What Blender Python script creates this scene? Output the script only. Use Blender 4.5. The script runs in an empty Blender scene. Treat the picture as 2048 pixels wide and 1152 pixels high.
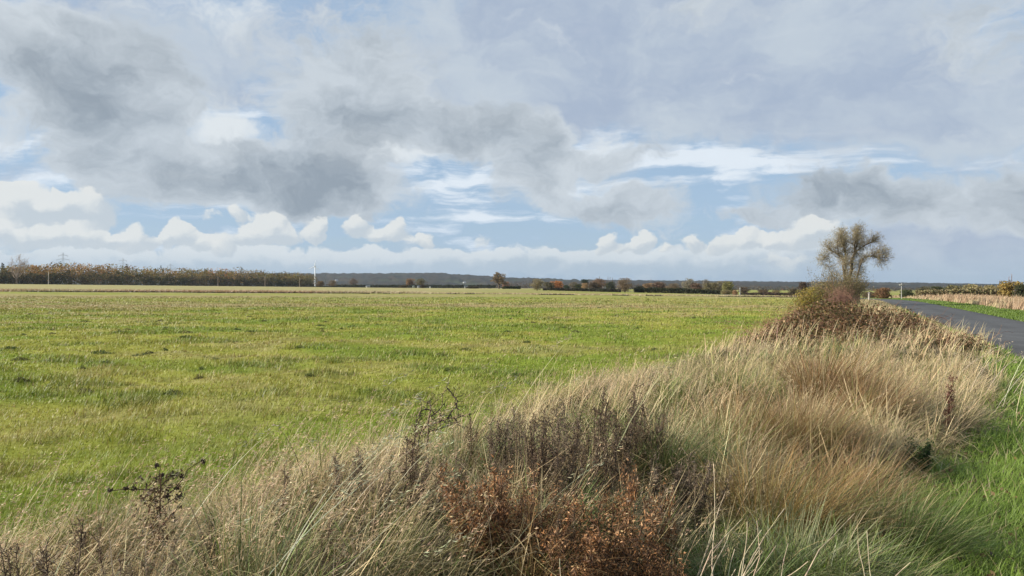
import bpy, math, random
import numpy as np
from mathutils import Vector, noise as mnoise

# ------------------------------------------------------------------ camera
scene = bpy.context.scene
EYE = 1.7
FPX = 1547.0            # focal length in photo pixels (photo 2048 wide)
cam_d = bpy.data.cameras.new('camera')
cam_d.sensor_width = 36.0
cam_d.lens = 36.0 * FPX / 2048.0
cam_d.clip_start = 0.05
cam_d.clip_end = 20000.0
cam = bpy.data.objects.new('camera', cam_d)
cam.location = (0, 0, EYE)
cam.rotation_euler = (math.radians(90), 0, 0)
scene.collection.objects.link(cam)
scene.camera = cam

SUN_EL = 27.0
SUN_AZ = -97.0          # degrees clockwise from +Y: just behind the left shoulder

def lin(r, g, b):
    f = lambda v: (v/255/12.92) if v/255 <= 0.04045 else ((v/255+0.055)/1.055)**2.4
    return (f(r), f(g), f(b))

# ------------------------------------------------------------------ world: physical sky behind procedural clouds
world = bpy.data.worlds.new('World')
scene.world = world
world.use_nodes = True
world.cycles.sampling_method = 'NONE'
SKY_STRENGTH = 0.1
EXPOSURE = 0.4

def build_world():
    nt = world.node_tree
    N, Lk = nt.nodes, nt.links
    N.clear()
    def put(sock, v):
        if v is None: return
        if isinstance(v, bpy.types.NodeSocket): Lk.new(v, sock)
        else: sock.default_value = v
    def M(op, a, b=None, c=None, clamp=False):
        n = N.new('ShaderNodeMath'); n.operation = op; n.use_clamp = clamp
        put(n.inputs[0], a); put(n.inputs[1], b); put(n.inputs[2], c)
        return n.outputs[0]
    def V(op, a, b=None, c=None):
        n = N.new('ShaderNodeVectorMath'); n.operation = op
        put(n.inputs[0], a); put(n.inputs[1], b); put(n.inputs[2], c)
        return n.outputs['Value'] if op in ('DOT_PRODUCT', 'LENGTH') else n.outputs[0]
    def mixc(f, a, b):
        n = N.new('ShaderNodeMix'); n.data_type = 'RGBA'
        put(n.inputs[0], f)
        for k, v in ((6, a), (7, b)):
            put(n.inputs[k], v if isinstance(v, bpy.types.NodeSocket) else (*v, 1))
        return n.outputs[2]
    def smooth(x, lo, hi):
        n = N.new('ShaderNodeMapRange'); n.interpolation_type = 'SMOOTHSTEP'
        put(n.inputs[0], x); n.inputs[1].default_value = lo; n.inputs[2].default_value = hi
        return n.outputs[0]
    def noise(vec, scale, detail, rough=0.5, dist=0.0, col=False):
        n = N.new('ShaderNodeTexNoise'); n.noise_dimensions = '2D'
        put(n.inputs['Vector'], vec); n.inputs['Scale'].default_value = scale
        n.inputs['Detail'].default_value = detail; n.inputs['Roughness'].default_value = rough
        n.inputs['Distortion'].default_value = dist
        return n.outputs['Color'] if col else n.outputs['Fac']
    def C(r, g, b):
        k = 2.0**-EXPOSURE/SKY_STRENGTH
        l = lin(r, g, b)
        return (l[0]*k, l[1]*k, l[2]*k)
    geo = N.new('ShaderNodeTexCoord').outputs['Generated']
    sep = N.new('ShaderNodeSeparateXYZ'); Lk.new(geo, sep.inputs[0])
    az = M('ARCTAN2', sep.outputs[0], sep.outputs[1])
    el = M('ARCSINE', sep.outputs[2])
    cb = N.new('ShaderNodeCombineXYZ')
    put(cb.inputs[0], M('MULTIPLY', az, 1.547)); put(cb.inputs[1], M('MULTIPLY', el, 1.547))
    P = cb.outputs[0]
    ey = M('MULTIPLY', el, 1.547)
    def ang(px, py):                # photo pixel -> direction (az, el) in units of 1/1.547 rad
        dx = (px-1024)/FPX
        a = math.atan(dx)
        e = math.atan((576-py)/FPX/math.sqrt(1+dx*dx))
        return a*1.547, e*1.547
    # turbulence shared by the layers
    big = noise(P, 4.5, 3, 0.5, col=True)
    fine = noise(V('MULTIPLY', P, (1, 1.5, 1)), 15, 5, 0.55, col=True)
    vb = V('SUBTRACT', big, (0.5, 0.5, 0.5)); vf = V('SUBTRACT', fine, (0.5, 0.5, 0.5))
    Pw = V('ADD', P, V('MULTIPLY', vb, (0.16, 0.09, 0)))
    Pw = V('ADD', Pw, V('MULTIPLY', vf, (0.06, 0.05, 0)))
    Ps = V('ADD', P, V('MULTIPLY', vb, (0.16, 0.035, 0)))
    Ps = V('ADD', Ps, V('MULTIPLY', vf, (0.03, 0.008, 0)))
    Pc = V('ADD', P, V('MULTIPLY', vf, (0.048, 0.038, 0)))
    def blobs(p, lst, light=False):
        F = L = None
        for k, (cx, cy, rx, ry, amp) in enumerate(lst):
            if k % 5 == 4:          # evaluate the sum in short runs (keeps the shader's working memory small)
                p = V('MULTIPLY_ADD', F, (1e-9, 1e-9, 0), p)
            a, e = ang(cx, cy)
            if light: rx, ry = rx*0.84, ry*0.84
            sx, sy = 1000/rx, 1000/ry
            d = V('MULTIPLY_ADD', p, (sx, sy, 0), (-a*sx, -e*sy, 0))
            w = M('SUBTRACT', amp, M('MULTIPLY', V('DOT_PRODUCT', d, d) if light else V('LENGTH', d), amp), clamp=True)
            F = w if F is None else M('ADD', F, w)
            if light:
                h = V('DOT_PRODUCT', d, (-0.5, 0.9, 0))
                L = M('MULTIPLY', w, h) if L is None else M('MULTIPLY_ADD', w, h, L)
        return (F, L) if light else F
    fbm = noise(V('MULTIPLY', Pw, (1, 1.5, 1)), 8, 8, 0.66)
    fb0 = M('SUBTRACT', fbm, 0.5)
    streak = noise(V('MULTIPLY', Ps, (1, 6, 1)), 5, 6, 0.6)
    st0 = M('SUBTRACT', streak, 0.5)
    # --- clear sky
    sky = N.new('ShaderNodeTexSky'); sky.sky_type = 'NISHITA'; sky.sun_disc = False
    sky.sun_elevation = math.radians(SUN_EL); sky.sun_rotation = math.radians(SUN_AZ)
    sky.air_density = 1.0; sky.dust_density = 0.6; sky.ozone_density = 1.5
    col = V('MULTIPLY', sky.outputs[0], (1.0, 1.0, 1.0))
    # thin haze veil that whitens all the blue
    veil = M('MULTIPLY_ADD', st0, 0.9, 0.55, clamp=True)
    col = mixc(0.55, col, C(154, 183, 217))
    col = mixc(veil, col, C(170, 195, 222))
    # --- high white streaks
    cir = blobs(Ps, WHITE_STREAKS)
    m = smooth(M('MULTIPLY_ADD', st0, 3.2, cir), 0.10, 0.95)
    col = mixc(m, col, C(226, 236, 246))
    # --- soft grey-lilac sheet
    sh = M('ADD', blobs(Pw, SHEET), SHEET_BIAS)
    beh = smooth(M('ABSOLUTE', az), 0.75, 1.3)      # plain broken cloud outside the part the photo shows
    sh = M('MULTIPLY_ADD', beh, 0.45, sh)
    top = smooth(el, 0.34, 0.6); sh = M('MULTIPLY_ADD', top, 0.5, sh)
    m = smooth(M('MULTIPLY_ADD', fb0, 1.2, sh), 0.05, 0.75)
    tone = noise(V('MULTIPLY', Pw, (1, 1.6, 1)), 4.2, 6, 0.6)
    shc = mixc(smooth(tone, 0.28, 0.72), C(170, 184, 205), C(196, 207, 218))
    col = mixc(M('MULTIPLY', m, 0.93), col, shc)
    # --- bright rims behind the grey masses
    br = blobs(Pw, BRIGHT)
    m = smooth(M('MULTIPLY_ADD', fb0, 1.3, br), 0.08, 0.8)
    col = mixc(m, col, C(224, 231, 236))
    # --- grey stratocumulus masses
    g = blobs(Pw, GREY)
    gd = M('MULTIPLY_ADD', fb0, 0.95, g)
    m = smooth(gd, 0.10, 0.50)
    core = smooth(M('MULTIPLY_ADD', M('SUBTRACT', tone, 0.5), 2.2, gd), 0.0, 1.7)
    fd = noise(V('MULTIPLY', Pw, (1, 1.5, 1)), 19, 6, 0.62)
    core = M('MULTIPLY_ADD', M('SUBTRACT', fd, 0.5), 0.75, core, clamp=True)
    gcol = mixc(core, C(203, 212, 220), C(148, 160, 172))
    col = mixc(M('MULTIPLY', m, 0.95), col, gcol)
    # --- small cumulus over the horizon
    f2 = noise(V('MULTIPLY', Pc, (1, 1.15, 1)), 20, 8, 0.60)
    f20 = M('SUBTRACT', f2, 0.5)
    for lst, lit, shade, k, t0, t1 in ((CUM_FAR, (224, 230, 233), (192, 205, 216), 0.85, 0.20, 0.55), (CUM_NEAR, (229, 232, 231), (198, 208, 216), 0.92, 0.26, 0.64)):
        c, cl = blobs(Pc, lst, light=True)
        f2m = M('MULTIPLY', f20, M('MULTIPLY', c, 3.0, clamp=True))
        m = smooth(M('MULTIPLY_ADD', f2m, 1.5, c), t0, t1)
        lt = smooth(M('MULTIPLY_ADD', f20, 1.0, cl), -0.30, 0.26)
        col = mixc(M('MULTIPLY', m, k), col, mixc(lt, C(*shade), C(*lit)))
    # --- haze low over the land
    hz = smooth(M('MULTIPLY_ADD', st0, 0.02, ey), 0.075, 0.0)
    hz.node.inputs[1].default_value = 0.0; hz.node.inputs[2].default_value = 0.085
    hz = M('SUBTRACT', 1.0, hz)
    col = mixc(M('MULTIPLY', hz, 0.75), col, C(165, 187, 207))
    bg = N.new('ShaderNodeBackground'); bg.inputs[1].default_value = SKY_STRENGTH
    Lk.new(col, bg.inputs[0])
    out = N.new('ShaderNodeOutputWorld'); Lk.new(bg.outputs[0], out.inputs[0])

# cloud bodies: centre and radii in photo pixels (turned into directions), weight, tilt
SHEET_BIAS = -0.02
WHITE_STREAKS = [(1230,296,300,56,.8),(1420,330,400,44,.85),(1560,340,260,26,.7),(1290,372,260,26,.7),(950,365,220,40,.7),
                 (980,437,260,18,.7),(900,330,200,60,.6),(200,340,300,60,.5)]
SHEET = [(1500,60,760,230,1.3),(1250,160,420,160,.9),(1800,230,520,110,.9),(1950,300,260,90,.5),(560,90,400,240,.6),(100,60,360,160,.7),
         (60,330,240,60,.5),(1000,80,300,200,.9),(950,200,260,120,.5),(850,520,900,60,.2),(1850,500,420,90,1.0),(1980,420,260,90,.8),
         (1700,560,700,60,.5),(380,150,200,100,.35)]
BRIGHT = [(420,265,150,70,1.0),(750,310,120,60,1.0),(860,320,90,40,.6),(60,210,120,190,.5),(1190,290,90,50,.6),(450,20,200,60,.5),
          (60,60,130,90,.6),(500,330,160,50,.3)]
GREY = [(190,170,230,160,1.0),(90,120,160,110,.5),(280,240,110,70,.5),(480,360,330,90,1.0),(300,335,200,60,.6),(620,330,160,90,.6),(740,385,150,75,.8),
        (700,150,260,170,.75),(760,240,200,80,.85),(940,270,200,80,.9),(1060,290,90,90,.7),(1080,360,90,90,.9),(1190,325,150,45,.8),
        (600,410,220,50,.5),(1120,400,90,60,.5),(1260,405,130,60,.9),(1310,410,90,50,.3),(1640,405,170,66,.62),(1760,405,160,66,.62),(1920,405,200,72,.72),
        (2040,380,120,80,.7),(1500,440,90,20,.4),(1400,20,160,50,.5),(1950,40,160,110,.6)]
CUM_FAR = [(60,530,260,60,.8),(330,525,280,56,.8),(600,528,300,50,.8),(880,530,240,46,.8),(1060,514,90,44,.9),(1000,520,60,34,.7),(1150,530,150,44,.7),
           (1330,525,220,50,.8),(1600,520,260,56,.7),(870,520,80,36,.8),(1560,500,140,44,.7),(760,520,120,40,.6),(460,512,120,44,.6),(1250,522,70,34,.7)]
CUM_NEAR = [(60,412,120,50,1.0),(165,415,90,52,1.1),(10,402,70,44,.7),(20,462,62,46,1.2),(70,478,44,32,.9),(112,474,50,36,1.0),(176,470,44,38,1.1),(215,482,40,26,.8),(265,478,56,38,1.1),(318,488,36,24,.8),(360,470,42,38,1.2),
            (398,484,34,24,.8),(445,486,52,34,.9),(540,458,54,48,1.3),(498,472,40,32,.9),(582,474,40,28,.8),(634,462,38,38,1.3),(716,452,38,42,1.2),(752,470,34,28,.9),(792,464,42,34,1.0),(845,482,44,22,.8),
            (480,430,30,26,.8),(422,434,40,20,.4),(965,480,34,26,.5),(1215,488,34,34,1.2),(1250,496,26,20,.7),(1288,486,34,34,1.2),(1385,488,34,34,1.0),(1340,498,28,20,.6),(1440,486,38,30,1.0),(1490,480,46,36,1.1),(1550,484,44,30,.9),(1610,470,66,46,1.1),(1660,466,60,40,.8),
            (1540,522,44,22,.6),(1600,526,50,24,.6)]
build_world()

# ------------------------------------------------------------------ sun and exposure
sun_d = bpy.data.lights.new('sun', 'SUN')
sun_d.energy = 5.0
sun_d.angle = math.radians(0.5)
sun_d.color = (1.0, 0.94, 0.84)
sun = bpy.data.objects.new('sun', sun_d)
_a, _e = math.radians(SUN_AZ), math.radians(SUN_EL)
sun_dir = Vector((math.sin(_a)*math.cos(_e), math.cos(_a)*math.cos(_e), math.sin(_e)))
sun.rotation_euler = sun_dir.to_track_quat('Z', 'Y').to_euler()
scene.collection.objects.link(sun)
scene.view_settings.view_transform = 'Standard'
scene.view_settings.look = 'None'
scene.view_settings.exposure = EXPOSURE
scene.view_settings.gamma = 1.0
scene.cycles.max_bounces = 5
scene.cycles.diffuse_bounces = 3
scene.cycles.transmission_bounces = 4

# ------------------------------------------------------------------ helpers
rng = np.random.default_rng(7)
random.seed(7)
COL = scene.collection

def tag(o, label=None, cat=None, group=None, kind=None):
    for k, v in (('label', label), ('category', cat), ('group', group), ('kind', kind)):
        if v: o[k] = v
    return o

def smoothstep(a, b, x):
    t = np.clip((x-a)/(b-a), 0, 1)
    return t*t*(3-2*t)

def _hash(ix, iy, seed):
    h = (ix.astype(np.int64)*374761393 + iy.astype(np.int64)*668265263 + seed*1442695041) & 0xffffffff
    h = ((h ^ (h >> 13))*1274126177) & 0xffffffff
    h = h ^ (h >> 16)
    return (h & 0xffff)/65535.0

def vnoise(x, y, seed=0):
    x = np.asarray(x, float); y = np.asarray(y, float)
    ix = np.floor(x); iy = np.floor(y)
    fx = x-ix; fy = y-iy
    fx = fx*fx*(3-2*fx); fy = fy*fy*(3-2*fy)
    a = _hash(ix, iy, seed); b = _hash(ix+1, iy, seed); c = _hash(ix, iy+1, seed); d = _hash(ix+1, iy+1, seed)
    return (a*(1-fx)+b*fx)*(1-fy)+(c*(1-fx)+d*fx)*fy

def fbm(x, y, octv=4, seed=0, rough=0.5):
    s = 0; a = 1; t = 0
    for k in range(octv):
        s = s+a*vnoise(x*2**k+17.3*k, y*2**k-9.1*k, seed+k); t += a; a *= rough
    return s/t

def mix(a, b, t):
    t = np.asarray(t)[..., None]
    return np.asarray(a)*(1-t)+np.asarray(b)*t

def jitter(col, n, v=0.15, hue=0.06):
    c = np.broadcast_to(np.asarray(col, float), (n, 3)).copy()
    c *= (1+rng.normal(0, v, (n, 1)))
    c *= (1+rng.normal(0, hue, (n, 3)))
    return np.clip(c, 0.004, 0.9)

def raw_mesh(name, verts, loops, starts, totals, cols=None, mat=None, smooth=False):
    me = bpy.data.meshes.new(name)
    me.vertices.add(len(verts)); me.vertices.foreach_set('co', np.ascontiguousarray(verts, np.float32).ravel())
    me.loops.add(len(loops)); me.loops.foreach_set('vertex_index', np.ascontiguousarray(loops, np.int32))
    me.polygons.add(len(starts)); me.polygons.foreach_set('loop_start', np.ascontiguousarray(starts, np.int32))
    me.polygons.foreach_set('loop_total', np.ascontiguousarray(totals, np.int32))
    if smooth: me.polygons.foreach_set('use_smooth', np.ones(len(starts), bool))
    if cols is not None:
        at = me.color_attributes.new('col', 'FLOAT_COLOR', 'POINT')
        c4 = np.ones((len(verts), 4), np.float32); c4[:, :3] = cols
        at.data.foreach_set('color', c4.ravel())
    me.update(calc_edges=True)
    if mat: me.materials.append(mat)
    return me

class Geo:
    """collects vertices, faces and a colour per vertex; becomes ONE mesh"""
    def __init__(self): self.v = []; self.c = []; self.f = []; self.n = 0
    def add(self, v, f, c):
        """v (n,3); f list of (m,k) index arrays; c colour (3,) or (n,3)"""
        v = np.asarray(v, float)
        if not len(v): return
        self.v.append(v); self.c.append(np.broadcast_to(np.asarray(c, float), (len(v), 3)))
        for a in f: self.f.append(np.asarray(a)+self.n)
        self.n += len(v)
    def mesh(self, name, mat=None, smooth=False):
        v = np.concatenate(self.v); c = np.concatenate(self.c)
        loops = np.concatenate([a.ravel() for a in self.f])
        tot = np.concatenate([np.full(len(a), a.shape[1]) for a in self.f])
        st = np.concatenate([[0], np.cumsum(tot)[:-1]])
        return raw_mesh(name, v, loops, st, tot, c, mat, smooth)
    def build(self, name, mat=None, parent=None, smooth=False, loc=None):
        o = bpy.data.objects.new(name, self.mesh(name, mat, smooth)); COL.objects.link(o)
        if parent: o.parent = parent
        if loc is not None: o.location = loc
        return o
    # -- shapes
    def blades(self, P, H, W, az, lean, curl, col, nseg=3, tipcol=None, taper=0.8):
        n = len(P)
        if not n: return
        H, W, az, lean, curl = (np.broadcast_to(np.asarray(a, float), (n,)) for a in (H, W, az, lean, curl))
        col = np.broadcast_to(np.asarray(col, float), (n, 3))
        tip = col if tipcol is None else np.broadcast_to(np.asarray(tipcol, float), (n, 3))
        D = np.stack([np.sin(az), np.cos(az)], 1)
        sa = az+np.pi/2+rng.uniform(-1.0, 1.0, n)
        S = np.stack([np.sin(sa), np.cos(sa), np.zeros(n)], 1)
        V = np.zeros((n, 2*nseg+1, 3)); C = np.zeros((n, 2*nseg+1, 3))
        c = np.array(P, float)
        for j in range(nseg+1):
            t = j/nseg
            if j:
                th = lean+curl*((j-0.5)/nseg)
                st = (H/nseg)[:, None]
                c = c+np.concatenate([D*np.sin(th)[:, None], np.cos(th)[:, None]], 1)*st
            cc = col*(1-t)+tip*t
            if j < nseg:
                w = (W*(1-t)**taper*0.5)[:, None]
                V[:, 2*j] = c-S*w; V[:, 2*j+1] = c+S*w
                C[:, 2*j] = cc; C[:, 2*j+1] = cc
            else:
                V[:, 2*j] = c; C[:, 2*j] = cc
        b = (np.arange(n)*(2*nseg+1))[:, None]
        F = []
        for j in range(nseg-1):
            F.append(b+np.array([[2*j, 2*j+1, 2*j+3, 2*j+2]]))
        F.append(b+np.array([[2*nseg-2, 2*nseg-1, 2*nseg]]))
        self.add(V.reshape(-1, 3), F, C.reshape(-1, 3))
        return c
    def cards(self, P, L, W, col, up=None, spread=1.0):
        """small leaf-shaped quads, random attitude (mean axis up)"""
        n = len(P)
        if not n: return
        P = np.asarray(P, float)
        L = np.broadcast_to(np.asarray(L, float), (n,))[:, None]; W = np.broadcast_to(np.asarray(W, float), (n,))[:, None]
        A = rng.normal(0, 1, (n, 3))
        A /= np.linalg.norm(A, axis=1)[:, None]+1e-9
        if up is not None:
            A = A*spread+np.asarray(up); A /= np.linalg.norm(A, axis=1)[:, None]+1e-9
        B = np.cross(A, rng.normal(0, 1, (n, 3))); B /= np.linalg.norm(B, axis=1)[:, None]+1e-9
        V = np.stack([P-A*L*.5, P+B*W*.5, P+A*L*.5, P-B*W*.5], 1)
        C = np.repeat(np.broadcast_to(np.asarray(col, float), (n, 3))[:, None], 4, 1)
        self.add(V.reshape(-1, 3), [(np.arange(n)*4)[:, None]+np.arange(4)[None]], C.reshape(-1, 3))
    def tubes(self, A, B, ra, rb, col, k=4):
        """tapered prisms from A to B (n,3)"""
        A = np.asarray(A, float); B = np.asarray(B, float); n = len(A)
        if not n: return
        ra = np.broadcast_to(np.asarray(ra, float), (n,))[:, None]; rb = np.broadcast_to(np.asarray(rb, float), (n,))[:, None]
        d = B-A; d /= np.linalg.norm(d, axis=1)[:, None]+1e-9
        ref = np.where(np.abs(d[:, 2:3]) > 0.9, np.array([[1., 0, 0]]), np.array([[0, 0, 1.]]))
        u = np.cross(d, ref); u /= np.linalg.norm(u, axis=1)[:, None]+1e-9
        w = np.cross(d, u)
        V = np.zeros((n, 2*k, 3))
        for j in range(k):
            a = 2*math.pi*j/k
            o = u*math.cos(a)+w*math.sin(a)
            V[:, j] = A+o*ra; V[:, k+j] = B+o*rb
        b = (np.arange(n)*2*k)[:, None]
        F = [b+np.array([[j, (j+1) % k, k+(j+1) % k, k+j]]) for j in range(k)]
        F.append(b+np.arange(k, 2*k)[None])
        c = np.asarray(col, float)
        C = np.broadcast_to(c if c.ndim == 1 else c[:, None, :], (n, 2*k, 3))
        self.add(V.reshape(-1, 3), F, C.reshape(-1, 3))
    def poly(self, pts, r0, r1, col, k=6):
        """one tapered tube along a polyline"""
        pts = np.asarray(pts, float); m = len(pts)
        r = np.linspace(r0, r1, m)
        d = np.gradient(pts, axis=0); d /= np.linalg.norm(d, axis=1)[:, None]+1e-9
        ref = np.array([0.31, 0.95, 0.05]) if abs(d[0, 1]) < 0.8 else np.array([1., 0, 0])
        u = np.cross(d, ref); u /= np.linalg.norm(u, axis=1)[:, None]+1e-9
        w = np.cross(d, u)
        an = 2*math.pi*np.arange(k)/k
        V = pts[:, None]+(u[:, None]*np.cos(an)[None, :, None]+w[:, None]*np.sin(an)[None, :, None])*r[:, None, None]
        F = []
        for i in range(m-1):
            for j in range(k):
                F.append([i*k+j, i*k+(j+1) % k, (i+1)*k+(j+1) % k, (i+1)*k+j])
        self.add(V.reshape(-1, 3), [np.array(F), np.array([list(range(k))]), np.array([[(m-1)*k+j for j in range(k)]])], col)
    def box(self, lo, hi, col):
        x0, y0, z0 = lo; x1, y1, z1 = hi
        v = [(x0,y0,z0),(x1,y0,z0),(x1,y1,z0),(x0,y1,z0),(x0,y0,z1),(x1,y0,z1),(x1,y1,z1),(x0,y1,z1)]
        self.add(v, [np.array([[0,3,2,1],[4,5,6,7],[0,1,5,4],[1,2,6,5],[2,3,7,6],[3,0,4,7]])], col)

def empty(name, loc):
    o = bpy.data.objects.new(name, None); COL.objects.link(o); o.location = loc
    o.empty_display_size = 0.2
    return o

# ------------------------------------------------------------------ materials
def mat_attr(name, rough=0.65, transl=0.0, spec=0.25, use_obj=False, bump=0.0, bscale=30.0):
    m = bpy.data.materials.new(name); m.use_nodes = True
    nt = m.node_tree; N, Lk = nt.nodes, nt.links
    bs = N['Principled BSDF']; out = N['Material Output']
    bs.inputs['Roughness'].default_value = rough
    bs.inputs['Specular IOR Level'].default_value = spec
    at = N.new('ShaderNodeVertexColor'); at.layer_name = 'col'
    c = at.outputs['Color']
    if use_obj:
        oi = N.new('ShaderNodeObjectInfo')
        mx = N.new('ShaderNodeMix'); mx.data_type = 'RGBA'; mx.blend_type = 'MULTIPLY'; mx.inputs[0].default_value = 1
        Lk.new(c, mx.inputs[6]); Lk.new(oi.outputs['Color'], mx.inputs[7]); c = mx.outputs[2]
    Lk.new(c, bs.inputs['Base Color'])
    if bump:
        tc = N.new('ShaderNodeTexCoord'); nz = N.new('ShaderNodeTexNoise'); nz.inputs['Scale'].default_value = bscale; nz.inputs['Detail'].default_value = 4
        Lk.new(tc.outputs['Object'], nz.inputs['Vector'])
        bp = N.new('ShaderNodeBump'); bp.inputs['Strength'].default_value = bump; bp.inputs['Distance'].default_value = 0.02
        Lk.new(nz.outputs['Fac'], bp.inputs['Height']); Lk.new(bp.outputs[0], bs.inputs['Normal'])
    if transl:
        tr = N.new('ShaderNodeBsdfTranslucent'); Lk.new(c, tr.inputs['Color'])
        ms = N.new('ShaderNodeMixShader'); ms.inputs[0].default_value = transl
        Lk.new(bs.outputs[0], ms.inputs[1]); Lk.new(tr.outputs[0], ms.inputs[2]); Lk.new(ms.outputs[0], out.inputs['Surface'])
    return m
M_BLADE = mat_attr('grass_blade', 0.5, 0.22, 0.35)
M_LEAF = mat_attr('leaf', 0.55, 0.3, 0.3)
M_FAR_LEAF = mat_attr('far_leaf', 0.8, 0.2, 0.1, use_obj=True)
M_BARK = mat_attr('bark', 0.9, 0, 0.1, bump=0.6)
M_PAINT = mat_attr('painted', 0.5, 0, 0.4)

# ------------------------------------------------------------------ lie of the land
def left_edge(y):       # x of the border between the mown field and the rank verge
    return np.interp(y, [-40, 3, 3.9, 4.95, 6.2, 8.3, 16.4, 30, 54, 110, 200], [-30, -4.5, -3.75, -2.95, -1.85, -0.7, 3.5, 10.2, 20.3, 45.5, 85])
def road_left(y):
    return 11.75+0.44*(y-17.7)
ROAD_W = 4.6            # measured across in x (about 4.2 m square to the lane)
def road_right(y): return road_left(y)+ROAD_W
def verge_edge(y):      # border between rank grass and the mown green strip by the road
    return np.interp(y, [-20, 0, 4, 4.9, 6.6, 8.3, 12, 17, 22, 30, 110], [-15, -1.0, 0.9, 1.55, 3.3, 4.75, 7.65, 10.6, 13.2, 16.9, 52.1])

def height(x, y):
    x = np.asarray(x, float); y = np.asarray(y, float)
    tanb = np.clip(x/np.maximum(y, 60), -0.9, 0.9)
    z = smoothstep(70, 400, y)*(1.2-np.where(tanb < 0, 3.8, 8.0)*tanb)
    # swell of the rank verge
    l = left_edge(y); r = verge_edge(y)
    mid = (l+r)/2; hw = np.maximum((r-l)/2, 0.5)
    u = (x-mid)/hw
    bank = np.exp(-(u*1.15)**2*1.3)*0.22*smoothstep(120, 40, y)*smoothstep(-30, -5, y)
    inside = smoothstep(-0.1, 0.5, x-l)*smoothstep(-0.1, 0.5, r-x)*smoothstep(60, 30, y)
    z = z+bank+inside*0.40*(fbm(x*1.05+3, y*1.05, 2, 15)-0.42)
    d = np.sqrt(x*x+y*y)
    onroad = (x > road_left(y)-1.0) & (x < road_right(y)+1.0)
    lump = (fbm(x*0.35, y*0.35, 3, 3)-0.5)*0.16+(fbm(x*1.3, y*1.3, 2, 9)-0.5)*0.14*smoothstep(60, 15, y)
    z = z+np.where(onroad, 0, lump)*smoothstep(0, 3, d+2)
    return z

def field_col(x, y):
    """colour of the pasture: lush, yellowed and bleached patches, no light in it"""
    n1 = fbm(x*0.045+y*0.01, y*0.06, 4, 21); n2 = fbm(x*0.30, y*0.42, 4, 31); n3 = fbm(x*1.3, y*1.5, 3, 41)
    lush = np.array([0.185, 0.235, 0.030]); olive = np.array([0.285, 0.285, 0.050]); straw = np.array([0.32, 0.265, 0.12])
    pale = np.array([0.34, 0.32, 0.10])
    c = mix(lush, olive, smoothstep(0.34, 0.60, n2))
    dry = smoothstep(0.53, 0.68, 0.40*n1+0.34*n2+0.26*n3+0.075*smoothstep(12, 50, y)-.02)
    c = mix(c, straw, dry*(0.45+0.4*smoothstep(14, 45, y)))
    c = mix(c, lush*.95, smoothstep(7, 1, left_edge(y)-x)*smoothstep(45, 20, y)*.55)
    c = mix(c, pale, smoothstep(45, 130, y)*0.45)
    band = smoothstep(0.54, 0.66, fbm(x*0.012+3, y*0.04, 4, 55))
    c = mix(c, np.array([0.36, 0.27, 0.145]), band*smoothstep(26, 60, y)*0.6)
    g2 = smoothstep(0.55, 0.66, fbm(x*0.010+8, y*0.05, 4, 75))
    c = mix(c, np.array([0.22, 0.27, 0.045]), g2*smoothstep(35, 70, y)*0.7)
    pl = smoothstep(168, 176, y)*smoothstep(-10, -60, x-0.1*y)
    c = mix(c, np.array([0.40, 0.34, 0.17]), pl*0.7)
    return c

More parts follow.
